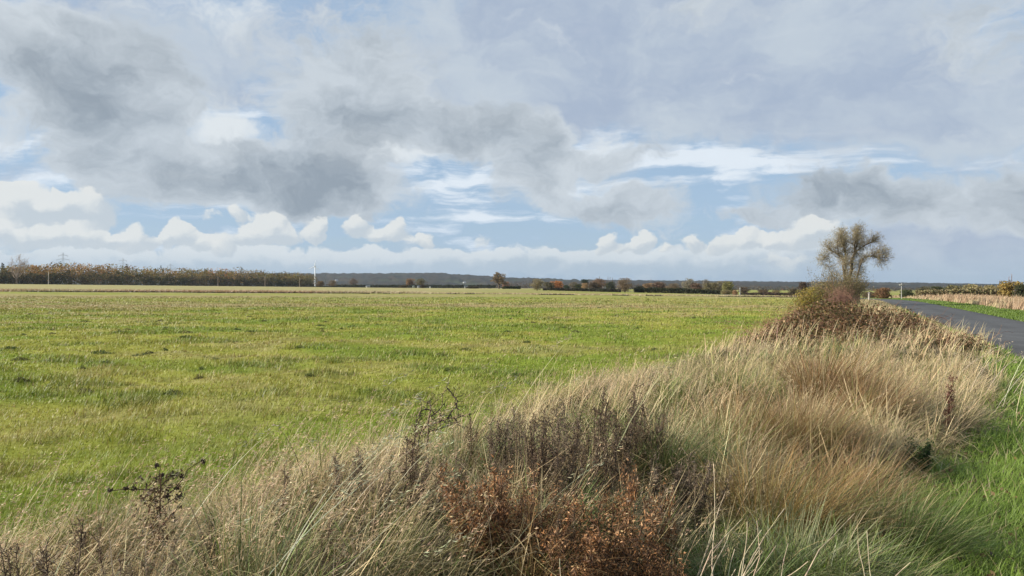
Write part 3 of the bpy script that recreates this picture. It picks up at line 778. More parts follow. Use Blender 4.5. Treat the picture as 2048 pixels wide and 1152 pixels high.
BARK = np.array([0.12, 0.09, 0.065])
def crown_mesh(kind, seed):
    """unit-height (10 m) far tree; returns trunk mesh, crown mesh"""
    global rng
    keep = rng; rng = np.random.default_rng(seed)
    t = Geo(); c = Geo(); one = np.array([1., 1., 1.])
    if kind == 'round':
        S = []
        for k in range(5): grow(S, (0, 0, 2.2), (rng.normal(0, .5), rng.normal(0, .5), 1), 3.6, 0.22, 1, nseg=3)
        t.poly([(0, 0, -0.4), (0.1, 0, 1.2), (0, 0.1, 2.6)], 0.42, 0.3, BARK)
        add_segs(t, S, BARK)
        crown_cards(c, (0, 0, 0.4), 9.6, 9.5, one, 2200, 0.95, 20, 0.06)
    elif kind == 'bush':
        t.poly([(0, 0, -0.4), (0, 0, 3)], 0.3, 0.15, BARK)
        crown_cards(c, (0, 0, -0.3), 10.2, 15, one, 2200, 1.1, 22, 0.05)
        crown_cards(c, (0, 0, -0.3), 6, 15, one*.95, 900, 1.1, 12, 0.0)
    elif kind == 'bare':
        S = []; tips = []
        t.poly([(0, 0, -0.4), (0.1, 0.1, 1.5), (0, 0.2, 3)], 0.38, 0.26, BARK)
        for k in range(7): grow(S, (0, 0.1, 1.6+0.25*k), (rng.normal(0, .75), rng.normal(0, .75), 1), 3.6, 0.16, 2, 0.06, 0.18, 4, (3, 5), 0.6, 0.6, tips=tips)
        big = [s for s in S if s[2] > 0.05]; fine_ = [s for s in S if s[2] <= 0.05]
        add_segs(t, big, BARK)
        add_segs(c, fine_, one, 3, 0.022)
        tp = np.array(tips); tp = np.repeat(tp, 3, 0)+rng.normal(0, .35, (len(tp)*3, 3))
        c.cards(tp, 0.9, 0.16, jitter(one, len(tp), .25))
        crown_cards(c, (0, 0, 0.5), 9.3, 8.8, one, 1600, 0.6, 22, 0.06)
    elif kind == 'twiggy':
        S = []; tips = []
        t.poly([(0, 0, -0.4), (0.1, 0.1, 1.5), (0, 0.2, 3)], 0.3, 0.2, BARK*1.6)
        for k in range(9): grow(S, (0, 0.1, 1.2+0.2*k), (rng.normal(0, .6), rng.normal(0, .6), 1.2), 3.8, 0.12, 2, 0.12, 0.16, 4, (3, 5), 0.5, 0.6, tips=tips)
        add_segs(c, S, one, 3, 0.03)
        tp = np.array(tips); tp = np.repeat(tp, 2, 0)+rng.normal(0, .3, (len(tp)*2, 3)); c.cards(tp, 0.8, 0.07, jitter(one, len(tp), .25), up=(0, 0, .8))
    elif kind == 'conifer':
        t.poly([(0, 0, -0.4), (0, 0, 9)], 0.25, 0.05, BARK)
        for z in np.linspace(1, 9.6, 26):
            m = 26; rr = (10-z)*0.30+0.12
            th = rng.uniform(0, 6.28, m); q = rr*np.sqrt(rng.random(m))
            c.cards(np.stack([q*np.cos(th), q*np.sin(th), z-q*0.35+rng.normal(0, .15, m)], 1), 0.75, 0.35, jitter(one, m, .25))
    elif kind == 'poplar':
        S = []; t.poly([(0, 0, -0.4), (0.05, 0, 9.5)], 0.16, 0.03, BARK)
        for z in np.linspace(1.2, 9, 30):
            th = rng.uniform(0, 6.28); grow(S, (0, 0, z), (math.cos(th)*.35, math.sin(th)*.35, 1), 1.9*(1-z/14), 0.05, 1, 0.12, .12, 3, (3, 4), 0.4, .7)
        add_segs(c, S, one, 3, 0.025)
    elif kind == 'pine':
        t.poly([(0, 0, -0.4), (0.2, 0, 3), (0, 0.1, 7)], 0.35, 0.2, BARK)
        crown_cards(c, (0, 0, 3.5), 6.5, 8, one, 900, 0.9, 12, 0.2)
    elif kind == 'oak':
        S = []
        t.poly([(0, 0, -0.4), (0.05, 0, 1.2), (0, 0, 2.4)], 0.5, 0.36, BARK)
        for k in range(8):
            a = k*0.8; grow(S, (0, 0, 1.9+0.1*k), (math.cos(a)*.8, math.sin(a)*.8, .9), 4.2, 0.24, 2, .05, .16, 4, (2, 4), .6, .6)
        add_segs(t, S, BARK, 4, 0.02)
        for k in range(11):     # separate bulging lobes with sky between them
            a = rng.uniform(0, 6.28); z = [3.2, 3.6, 4.6, 5.2, 5.8, 6.6, 7.2, 8.0, 8.6, 4.2, 6.2][k]
            r = 4.2*math.sqrt(max(0, 1-((z-5.2)/4.6)**2))*rng.uniform(.55, .9)
            crown_cards(c, (r*math.cos(a), r*math.sin(a), z-1.2), 2.6, 3.6, one*rng.uniform(.8, 1.25), 260, 0.55, 4, .1)
        crown_cards(c, (0, 0, 2.6), 6.5, 7.5, one*.9, 700, .6, 9, .1)
    rng = keep
    return t.mesh('trunk', M_BARK), c.mesh('crown', M_FAR_LEAF)

PROTO = {}
def tree(name, kind, variant, px, d, top, width, col, label, cat='tree', group=None):
    """a far tree: its own Empty with trunk and crown; width in photo columns, top as a photo row"""
    key = (kind, variant)
    if key not in PROTO:
        PROTO[key] = crown_mesh(kind, 100+variant*7+len(kind)*31)
    x, y, z = place(px, d)
    hgt = top_z(top, d)-z
    wid = width/FPX*d
    nat = {'round': 8.4, 'bush': 12.5, 'bare': 8.0, 'twiggy': 8.0, 'conifer': 6., 'poplar': 2.0, 'pine': 8., 'oak': 10.5}[kind]
    root = empty(name, (x, y, z)); root.rotation_euler.z = rng.uniform(0, 6.28)
    sc = (wid/nat, wid/nat, hgt/10.0)
    root.scale = sc
    for nm, me in zip(('trunk', 'crown'), PROTO[key]):
        o = bpy.data.objects.new(nm, me); COL.objects.link(o); o.parent = root
        o.color = (*[min(.9, v*1.7) for v in col], 1)
    tag(root, label, cat, group)
    return root

BROWN = (0.16, 0.115, 0.065); GREYB = (0.15, 0.125, 0.085); OLIVE = (0.13, 0.12, 0.045); DARKG = (0.055, 0.065, 0.028); ORANGE = (0.34, 0.16, 0.05)
GOLD = (0.30, 0.22, 0.06); TANC = (0.27, 0.20, 0.11); RUST = (0.20, 0.10, 0.05)

# -- the wood: reads as one mass of several hundred crowns --------------
def build_woodland():
    g = Geo()
    topx = [-90, 0, 60, 150, 230, 300, 380, 460, 520, 560, 600, 628]
    topy = [522, 527, 528, 527, 532, 535, 538, 538, 541, 544, 547, 551]
    lowx = [-90, 0, 150, 250, 330, 450, 628]
    for row in range(7):
        px = -95
        while px < 626:
            d = np.interp(px, [-95, 628], [405, 690])+row*8+rng.uniform(-3, 3)
            x, y, z = place(px, d)
            ty = np.interp(px, topx, topy)
            H = (top_z(ty, d)-z)*(0.88+0.26*fbm(px*0.035, row*.35, 3, 322))
            q = fbm(px*0.012, row*0.6+3, 3, 310)+rng.normal(0, .09)
            if row == 0: h = H*rng.uniform(0.40, 0.60); col = np.array([0.085, 0.08, 0.04]) if rng.random() < .6 else np.array([0.14, 0.11, 0.065])
            elif row == 1: h = H*rng.uniform(0.5, 0.75); col = np.array([0.12, 0.11, 0.05]) if rng.random() < .6 else np.array([0.17, 0.13, 0.07])
            else:
                h = H*rng.uniform(0.86, 1.07)
                col = np.array([0.17, 0.145, 0.055]) if q < 0.45 else np.array([0.25, 0.175, 0.065]) if q < 0.54 else np.array([0.20, 0.15, 0.075]) if q < 0.60 else np.array([0.30, 0.18, 0.07])
                if 415 < px < 470 and row > 3: col = np.array([0.33, 0.17, 0.065])
                if px > 500: col = col*0.75+np.array(DARKG)*0.25
            col = np.asarray(col)*np.array([1.15, 1.10, 0.92])*(0.72 if row < 2 else 1)
            w = h*rng.uniform(0.85, 1.25)
            if row == 0: w *= 1.5
            con = row > 3 and rng.random() < (0.16 if px < 420 else 0.06)
            if con:
                g_col = np.array([0.075, 0.075, 0.035]); 
                for zz in np.linspace(0.4, 1.0, 9):
                    m = 8; rr = (1.04-zz)*h*0.32
                    th = rng.uniform(0, 6.28, m); qq = rr*np.sqrt(rng.random(m))
                    g.cards(np.stack([x+qq*np.cos(th), y+qq*np.sin(th), z+zz*h*1.03-qq*.3], 1), 1.3, 0.7, jitter(g_col, m, .25))
            else:
                crown_cards(g, (x, y, z), h, w, col, 240 if row < 2 else 190, 1.15, 8, 0.05 if row < 2 else 0.3)
            g.tubes([[x, y, z-0.5]], [[x, y, z+h*.5]], 0.12, 0.06, BARK*.35, 4)
            px += rng.uniform(0.36, 0.6)*w/d*FPX
    o = g.build('woodland', mat_attr('wood_leaf', 0.8, 0.2, 0.1)); tag(o, 'long mixed autumn wood of brown, olive and rust trees at the left', kind='stuff')
build_woodland()

# -- belts of far-off woods on the low land ----------------------------
def build_distant_woods():
    g = Geo()
    for (d, xs, ys, c1, c2) in ((1500, [930, 985, 1040, 1100, 1200, 1300, 1500, 1640, 1850, 1900], [572, 565, 561, 563, 565, 567, 571, 573, 575, 577], (0.075, 0.07, 0.045), (0.13, 0.085, 0.05)),
                                (1050, [600, 660, 720, 800, 860, 930, 985, 1050, 1200, 1500, 1900], [566, 567, 568, 569, 568, 571, 570, 567, 570, 577, 582], (0.07, 0.06, 0.045), (0.12, 0.09, 0.06))):
        px = xs[0]
        while px < xs[-1]:
            dd = d+rng.uniform(0, 160)
            x, y, z = place(px, dd); z -= 2
            h = max(1.5, top_z(np.interp(px, xs, ys)+rng.uniform(-0.6, 1.6), dd)-z)
            w = h*rng.uniform(0.7, 1.3)+3
            crown_cards(g, (x, y, z), h, w, mix(np.array(c1), np.array(c2), rng.random()), 70, 2.0 if d > 1200 else 1.6, 5, 0.0)
            px += 0.28*w/dd*FPX
    o = g.build('distant_woods', mat_attr('far_wood_leaf', 0.85, 0.15, 0.05)); tag(o, 'far belts of dark leafless woodland on the low land', kind='stuff')
build_distant_woods()

# -- single trees and bushes ------------------------------------------
T = tree
T('bare_tree', 'twiggy', 0, 34, 445, 506, 46, (0.27, 0.21, 0.16), 'tall pale bare tree rising above the far left end of the wood')
T('oak_tree', 'oak', 0, 998, 440, 544, 37, (0.20, 0.15, 0.085), 'lone round-crowned oak standing alone in the middle of the field edge')
T('round_tree', 'round', 0, 640, 560, 562, 16, BROWN, 'low brown tree beside the foot of the wind turbine')
T('round_tree', 'bare', 1, 666, 560, 560, 17, BROWN, 'twiggy brown tree just right of the short dark pole by the turbine')
T('bare_tree', 'bare', 2, 707, 900, 556, 17, (0.15, 0.11, 0.08), 'faint brown tree behind the long dark hedge, farthest left of those there')
T('bush', 'bush', 0, 806, 460, 570, 15, (0.085, 0.07, 0.045), 'dark rounded bush alone on the grass left of the fence post')
T('round_tree', 'round', 1, 819, 700, 557, 17, (0.22, 0.14, 0.075), 'rusty brown round tree above the dark hedge')
T('bare_tree', 'bare', 0, 842, 690, 556, 22, (0.14, 0.12, 0.06), 'thin olive tree just right of the rusty round tree above the hedge')
T('bush', 'bush', 1, 845, 470, 569, 11, (0.075, 0.06, 0.045), 'small dark bush beside the pale shed by the fence post')
T('bush', 'bush', 2, 946, 440, 572, 26, (0.085, 0.075, 0.05), 'low wide dark bush with a pale shed at its left end')
T('bush', 'bush', 0, 1008, 390, 573, 8, (0.05, 0.055, 0.025), 'small dark bush at the right foot of the lone oak')
T('round_tree', 'round', 2, 1012, 600, 563, 13, (0.22, 0.13, 0.085), 'reddish tree half hidden behind the lone oak')
T('bare_tree', 'bare', 1, 1074, 305, 557, 28, (0.22, 0.18, 0.10), 'bushy pale brown tree at the left end of the clipped field hedge')
T('round_tree', 'round', 0, 1098, 420, 564, 22, (0.12, 0.105, 0.06), 'olive rounded tree left of the orange tree')
T('autumn_tree', 'round', 1, 1116, 430, 562, 24, (0.34, 0.155, 0.06), 'bright orange autumn tree behind the clipped hedge')
T('bush', 'bush', 1, 1133, 400, 570, 12, (0.04, 0.05, 0.025), 'dark green round bush right of the orange tree')
T('round_tree', 'bare', 2, 1146, 440, 563, 20, GREYB, 'grey brown leafless tree between dark bush and dark pine')
T('pine_tree', 'pine', 0, 1170, 460, 558, 18, (0.035, 0.042, 0.024), 'dark flat-topped pine in the hedgerow trees')
T('bush', 'bush', 2, 1157, 390, 568, 13, (0.065, 0.07, 0.03), 'low green tree below and left of the pine')
T('round_tree', 'round', 2, 1169, 380, 566, 12, (0.30, 0.20, 0.105), 'pale tan tree in front of the dark pine')
T('round_tree', 'bare', 0, 1197, 440, 556, 34, (0.17, 0.11, 0.07), 'broad reddish brown tree left of the white gable')
T('round_tree', 'round', 1, 1187, 400, 565, 22, (0.10, 0.075, 0.05), 'dark brown tree beneath the broad reddish tree')
T('poplar_tree', 'poplar', 0, 1199, 520, 552, 5, (0.14, 0.10, 0.08), 'thin bare poplar standing alone, leftmost of the four spires near the white gable', group='bare poplars near the white gable')
T('poplar_tree', 'poplar', 1, 1216, 520, 552, 4, (0.14, 0.10, 0.08), 'thin bare poplar spire, left one of the close pair near the white gable', group='bare poplars near the white gable')
T('poplar_tree', 'poplar', 0, 1220, 525, 553, 4, (0.14, 0.10, 0.08), 'thin bare poplar spire, right one of the close pair near the white gable', group='bare poplars near the white gable')
T('poplar_tree', 'poplar', 1, 1225, 520, 554, 4, (0.14, 0.10, 0.08), 'thin bare poplar, rightmost of the four spires near the white gable', group='bare poplars near the white gable')
T('bush', 'bush', 0, 1209, 300, 577, 22, (0.055, 0.055, 0.035), 'low dark round bush below the white gable')
T('bush', 'bush', 1, 1222, 420, 563, 16, (0.06, 0.065, 0.035), 'dark green tree right of the white gable')
T('bare_tree', 'bare', 1, 1250, 300, 555, 34, (0.17, 0.125, 0.08), 'large twiggy brown tree with its foot on the field, right of the white gable')
T('bush', 'bush', 2, 1279, 305, 571, 18, (0.055, 0.055, 0.035), 'dark bush right of the large twiggy brown tree')
T('round_tree', 'round', 0, 1296, 350, 566, 20, (0.25, 0.17, 0.095), 'pale tan tree behind the dark hedge bushes')
T('poplar_tree', 'poplar', 0, 1302, 560, 557, 4, (0.16, 0.12, 0.10), 'single faint poplar spire above the pale tan tree')
T('round_tree', 'round', 1, 1318, 350, 564, 26, (0.15, 0.10, 0.07), 'reddish brown tree over the dark hedge')
T('round_tree', 'bare', 2, 1345, 340, 566, 30, (0.16, 0.12, 0.075), 'brown twiggy tree left of the domed grey tree')
T('bare_tree', 'bare', 0, 1377, 360, 556, 26, (0.20, 0.175, 0.12), 'grey domed bare tree standing highest over the dark hedge')
T('round_tree', 'round', 2, 1392, 340, 566, 22, (0.14, 0.095, 0.065), 'dull brown tree right of the grey domed tree')
T('bare_tree', 'bare', 2, 1413, 370, 558, 20, (0.19, 0.165, 0.125), 'second grey domed bare tree, smaller and farther right')
T('round_tree', 'round', 0, 1420, 330, 565, 26, (0.165, 0.14, 0.075), 'olive tree below the smaller grey domed tree')
T('bare_tree', 'bare', 1, 1440, 335, 561, 32, (0.18, 0.15, 0.09), 'broad olive grey tree near the right end of the tree row')
T('round_tree', 'round', 1, 1456, 325, 563, 24, (0.19, 0.175, 0.07), 'yellowish green tree at the right end of the tree row')
T('bush', 'bush', 0, 1452, 300, 580, 18, (0.19, 0.155, 0.075), 'tan bush at the foot of the yellowish green tree')
T('bush', 'bush', 1, 1470, 296, 580, 11, (0.30, 0.185, 0.10), 'small pale orange bush by the white pole')
T('bush', 'bush', 2, 1432, 296, 583, 9, (0.11, 0.08, 0.06), 'little brown bush at the foot of the dark hedge')
T('round_tree', 'round', 2, 1488, 420, 574, 18, (0.11, 0.08, 0.055), 'low brown tree just right of the white pole')
T('round_tree', 'round', 0, 1528, 340, 579, 24, (0.13, 0.095, 0.06), 'low brown tree between white pole and yellow shrub')
T('bush', 'bush', 1, 1552, 330, 580, 20, (0.16, 0.125, 0.06), 'low olive bush in front of far woods, left of the yellow shrub')
T('round_tree', 'round', 1, 1606, 205, 564, 22, (0.085, 0.06, 0.045), 'dark round tree behind the yellow shrub')
T('bush', 'bush', 2, 1586, 200, 577, 20, (0.09, 0.07, 0.045), 'dark low bush left of the dark round tree')
T('bush', 'bush', 0, 1765, 175, 575, 32, (0.17, 0.095, 0.05), 'reddish brown rounded bush at the bend of the lane')
T('bush', 'bush', 1, 1738, 210, 583, 22, (0.14, 0.10, 0.06), 'low brown bush behind the wooden marker post')
T('bush', 'bush', 2, 1812, 190, 579, 24, (0.055, 0.065, 0.03), 'dark green bush behind the pale signpost')
T('round_tree', 'bush', 0, 1846, 175, 573, 26, (0.085, 0.075, 0.04), 'dark tree at the left end of the hedge across the lane')
T('round_tree', 'bush', 1, 1873, 180, 572, 32, (0.06, 0.065, 0.028), 'dark green tree in the hedge across the lane')
T('round_tree', 'bush', 2, 1908, 185, 570, 36, (0.16, 0.14, 0.065), 'olive brown tree left of the pale middle of the hedge across the lane')
T('round_tree', 'bush', 0, 1946, 180, 568, 42, (0.24, 0.20, 0.095), 'pale sunlit tree in the middle of the hedge across the lane')
T('round_tree', 'bush', 1, 1982, 176, 570, 36, (0.22, 0.18, 0.085), 'tan twiggy tree left of the golden tree across the lane')
T('autumn_tree', 'round', 2, 2022, 165, 562, 40, (0.25, 0.18, 0.055), 'golden yellow autumn tree at the right edge beyond the lane')
T('round_tree', 'bush', 2, 2046, 160, 568, 34, (0.055, 0.06, 0.028), 'dark green tree behind the golden tree at the right edge')
T('poplar_tree', 'poplar', 1, 2018, 230, 551, 5, (0.26, 0.17, 0.14), 'bare pinkish poplar spire over the golden tree, left and shorter of two', group='poplars over the golden tree')
T('poplar_tree', 'poplar', 0, 2023, 230, 547, 6, (0.26, 0.17, 0.14), 'bare pinkish poplar spire over the golden tree, right and taller of two', group='poplars over the golden tree')
T('round_tree', 'bush', 1, 2085, 155, 566, 50, (0.15, 0.13, 0.06), 'olive tree just outside the right edge beyond the lane')

# -- hedges: one clipped body each --------------------------------------
def hedge(px0, px1, d0, d1, top, col, label, n=1800, size=0.55, wid=1.6):
    g = Geo()
    t = rng.random(n)
    px = px0+(px1-px0)*t; d = d0+(d1-d0)*t+rng.uniform(-wid, wid, n)
    x = (px-1024)/FPX*d; z0 = height(x, d)
    tz = EYE+(576-(np.interp(px, *top) if isinstance(top, tuple) else top))/FPX*d
    H = np.maximum(tz-z0, 0.6)*(0.9+0.2*vnoise(px*0.35, 1.0, 4))
    q = rng.random(n)**0.7
    cc = jitter(col, n, .25, .06)
    ox, oy, oz = place((px0+px1)/2, (d0+d1)/2)
    g.cards(np.stack([x-ox, d-oy, z0+q*H-oz], 1), size*rng.uniform(.6, 1.4, n), size*rng.uniform(.4, 1, n), cc)
    o = g.build('hedge', mat_attr('hedge_leaf', 0.8, 0.15, 0.1), loc=(ox, oy, oz)); tag(o, label, 'hedge')
hedge(672, 992, 690, 660, 570, (0.04, 0.045, 0.022), 'long dark clipped hedge across the fields left of the oak', 5200, 0.9, 2.5)
hedge(1008, 1041, 430, 430, 573, (0.035, 0.042, 0.02), 'short dark block of clipped hedge just right of the oak', 1000, .7)
hedge(1086, 1242, 315, 300, ([1086, 1100, 1130, 1242], [576, 575, 577, 578]), (0.06, 0.055, 0.04), 'dark clipped field hedge in front of the orange tree', 3600, .55)
hedge(1268, 1440, 302, 290, ([1268, 1300, 1360, 1400, 1440], [577, 576, 577, 579, 581]), (0.055, 0.06, 0.032), 'row of dark green hedge bushes below the grey domed trees', 4200, .6)
hedge(1480, 1640, 300, 290, 585.5, (0.085, 0.06, 0.045), 'low dark brown hedge right of the white pole', 2200, .5)
hedge(1832, 2012, 172, 168, ([1832, 1850, 1900, 1950, 2012], [581, 580, 579, 577, 579]), (0.25, 0.21, 0.105), 'long olive brown field hedge across the lane, under its row of trees', 5200, .45)
hedge(628, 676, 520, 500, 573, (0.05, 0.05, 0.03), 'low dark hedge at the foot of the wind turbine', 700, .8)
hedge(395, 640, 560, 560, ([395, 640], [573.2, 573.4]), (0.075, 0.06, 0.04), 'low scrubby hedge along the front of the wood', 2200, .7)

# -- wind turbine -------------------------------------------------------
def build_turbine():
    d = 720; x, y, z = place(630, d); hub = top_z(534, d)-z
    root = empty('wind_turbine', (x, y, z)); tag(root, 'small white wind turbine at the right end of the wood', 'turbine')
    W = (0.78, 0.80, 0.80)
    g = Geo(); g.poly([(0, 0, -0.5), (0, 0, hub*.5), (0, 0, hub)], 0.62, 0.38, W, 14); g.build('tower', M_PAINT, root, True)
    g = Geo(); g.poly([(0, -1.6, hub+.3), (0, -1.2, hub+.3), (0, 1.6, hub+.3), (0, 2.2, hub+.3)], 0.55, 0.5, W, 10); g.build('nacelle', M_PAINT, root, True)
    g = Geo(); g.poly([(0, -2.5, hub+.3), (0, -2.1, hub+.3), (0, -1.6, hub+.3)], 0.1, 0.5, W, 10); g.build('rotor_hub', M_PAINT, root, True)
    for a in (8, 128, 248):
        a = math.radians(a); u = Vector((math.sin(a), 0, math.cos(a))); v = Vector((math.cos(a), 0, -math.sin(a)))
        g = Geo(); R_ = 6.2; pts = []
        for t, w in ((0, .25), (.2, .62), (.6, .42), (1, .10)):
            c = Vector((0, -2.05, hub+.3))+u*(R_*t)
            for s, yy in ((-.35, .05), (.65, .12), (.65, -.06), (-.35, -.12)): pts.append(c+v*(w*s)+Vector((0, yy, 0)))
        F = []
        for i in range(3):
            for j in range(4): F.append([i*4+j, i*4+(j+1) % 4, i*4+4+(j+1) % 4, i*4+4+j])
        g.add(np.array(pts), [np.array(F), np.array([[12, 13, 14, 15]])], W); g.build('blade', M_PAINT, root)
build_turbine()

# -- lattice pylons behind the wood -------------------------------------
def pylon(px, d, top, label):
    x, y, z = place(px, d); h = top_z(top, d)-z
    g = Geo(); A = []; B = []
    wz = lambda t: 3.2*(1-t)**1.3*h/45+0.55
    lev = np.linspace(0, 1, 11)
    cr = lambda t, k: np.array([(1, 1), (-1, 1), (-1, -1), (1, -1)][k])*wz(t)
    P3 = lambda t, k: np.array([*cr(t, k), t*h])
    for i in range(10):
        for k in range(4):
            A += [P3(lev[i], k), P3(lev[i], k), P3(lev[i+1], k)]; B += [P3(lev[i+1], k), P3(lev[i+1], (k+1) % 4), P3(lev[i], (k+1) % 4)]
    root = empty('pylon', (x, y, z)); tag(root, label, 'pylon', 'pylons behind the wood')
    g.tubes(A, B, 0.10, 0.10, (0.40, 0.43, 0.46), 3); g.build('mast', M_PAINT, root)
    for t, w in ((0.66, 6.0), (0.79, 7.2), (0.91, 5.2)):
        a = Geo(); w *= h/45
        a.tubes([(-w, 0, t*h), (-w, 0, t*h), (w, 0, t*h)], [(w, 0, t*h), (0, 0, t*h+1.8), (0, 0, t*h+1.8)], .16, .16, (0.40, 0.43, 0.46), 3)
        a.tubes([(-w, 0, t*h), (w, 0, t*h)], [(-w, 0, t*h-2), (w, 0, t*h-2)], .12, .12, (0.2, 0.2, 0.2), 3)
        a.build('crossarm', M_PAINT, root)
    root.rotation_euler.z = 0.5
pylon(126, 1000, 505, 'lattice pylon over the wood, nearest of three and left')
pylon(246, 1150, 516, 'lattice pylon over the wood, middle one of three')
pylon(341, 1450, 527, 'lattice pylon over the wood, faintest of three')

# -- poles ---------------------------------------------------------------
def pole(px, d, top, r, col, label, arm=False, cat='pole'):
    x, y, z = place(px, d); h = top_z(top, d)-z
    root = empty('utility_pole', (x, y, z)); tag(root, label, cat)
    g = Geo(); g.poly([(0, 0, -.3), (0, 0, h*.5), (0, 0, h)], r, r*.75, col, 8); g.build('pole', M_PAINT, root, True)
    g = Geo(); w = 0.45 if arm else 0.25
    g.box((-w, -.06, h-.45), (w, .06, h-.28), col); g.build('crossarm', M_PAINT, root)
    return root
pole(97, 380, 543, 0.15, (0.36, 0.31, 0.25), 'pale wooden pole at the left in front of the wood')
pole(436, 470, 553, 0.14, (0.24, 0.17, 0.12), 'thin brown pole before the rusty middle of the wood')
pole(530, 480, 552, 0.15, (0.26, 0.19, 0.13), 'brown pole before the wood, between rusty and golden crowns')
pole(599, 520, 554, 0.15, (0.32, 0.23, 0.13), 'brown pole near the right end of the wood')
pole(651, 520, 549, 0.17, (0.07, 0.09, 0.09), 'dark pole just right of the wind turbine', True)
pole(1480, 290, 575, 0.09, (0.5, 0.5, 0.48), 'white pole by the small orange bush')
pole(1803, 142, 566, 0.07, (0.36, 0.34, 0.29), 'pale signpost beyond the lane bend', True)
pole(2030, 120, 577, 0.03, (0.14, 0.11, 0.08), 'thin dark stake in the dry grass at the right edge')

# -- marker post by the lane, sheds, house --------------------------------
def marker():
    d = 104; x, y, z = place(1738, d); h = top_z(584, d)-z
    root = empty('marker_post', (x, y, z)); tag(root, 'stout pale wooden marker post by the lane bend', 'post')
    g = Geo(); c = (0.36, 0.31, 0.25)
    g.poly([(0, 0, -.3), (0, 0, h*.6), (0, 0, h-.12)], .13, .12, c, 8); g.build('shaft', M_PAINT, root, True)
    g = Geo(); g.poly([(0, 0, h-.118), (0, 0, h-.03), (0, 0, h)], .14, .09, (0.42, 0.38, 0.33), 8); g.build('cap', M_PAINT, root, True)
marker()
def post2():
    d = 400; x, y, z = place(860, d); h = top_z(572.5, d)-z
    root = empty('fence_post', (x, y, z)); tag(root, 'small white post on the grass left of the oak', 'post')
    g = Geo(); g.poly([(0, 0, -.2), (0, 0, h*.9)], .2, .18, (0.7, 0.68, 0.6), 6); g.build('shaft', M_PAINT, root)
    g = Geo(); g.poly([(0, 0, h*.902), (0, 0, h)], .24, .1, (0.75, 0.74, 0.7), 6); g.build('cap', M_PAINT, root)
post2()
def shed(px, d, w, h, wall, roof, label, name='shed', cat='shed'):
    x, y, z = place(px, d)
    root = empty(name, (x, y, z)); tag(root, label, cat)
    hw = w/2; dp = w*.35
    g = Geo(); g.box((-hw, -dp, -.2), (hw, dp, h*.72), wall); g.add([(-hw, -dp, h*.72), (-hw, dp, h*.72), (-hw, 0, h)], [np.array([[0, 1, 2]])], wall); g.add([(hw, -dp, h*.72), (hw, dp, h*.72), (hw, 0, h)], [np.array([[0, 1, 2]])], wall)
    g.build('wall', M_PAINT, root)
    g = Geo(); e = .12; v = []
    for sx in (-hw-e, hw+e): v += [(sx, -dp-e, h*.70), (sx, 0, h+.05), (sx, dp+e, h*.70), (sx, dp+e, h*.70+.1), (sx, 0, h+.17), (sx, -dp-e, h*.70+.1)]
    g.add(v, [np.array([[0, 1, 7, 6], [1, 2, 8, 7], [3, 4, 10, 9], [4, 5, 11, 10], [5, 0, 6, 11], [2, 3, 9, 8]]), np.array([[0, 1, 2, 3, 4, 5], [6, 7, 8, 9, 10, 11]])], roof); g.build('roof', M_PAINT, root)
    g = Geo(); g.box((-hw*.25, -dp-.03, 0), (hw*.25, -dp-.003, h*.55), (0.12, 0.11, 0.10)); g.build('door', M_PAINT, root)
    return root
shed(736, 480, 2.4, 1.3, (0.34, 0.34, 0.30), (0.32, 0.33, 0.32), 'small pale field shed before the long hedge, left one alone')
shed(838, 475, 1.9, 1.5, (0.26, 0.28, 0.26), (0.28, 0.29, 0.28), 'small grey field shed at the left of a small dark bush')
shed(932, 445, 1.8, 1.5, (0.33, 0.34, 0.31), (0.35, 0.35, 0.33), 'small pale field shed at the left end of the wide dark bush')
shed(827, 640, 1.5, 2.0, (0.25, 0.30, 0.22), (0.28, 0.30, 0.25), 'tiny greenish shed against the long hedge under the rusty tree')
hs = shed(1208, 470, 2.2, 3.6, (0.5, 0.48, 0.45), (0.17, 0.10, 0.08), 'white gabled house among the hedgerow trees', 'house', 'house'); hs.rotation_euler.z = 1.2
hs = shed(929, 2500, 10, 6, (0.6, 0.6, 0.58), (0.35, 0.32, 0.30), 'tiny white farmhouse on the slope of the far hills', 'house', 'house'); hs.location.z = 17
hs = shed(673, 2500, 9, 5, (0.55, 0.55, 0.54), (0.4, 0.4, 0.40), 'tiny white barn on the far hills just right of the dark pole', 'barn', 'barn'); hs.location.z = 24

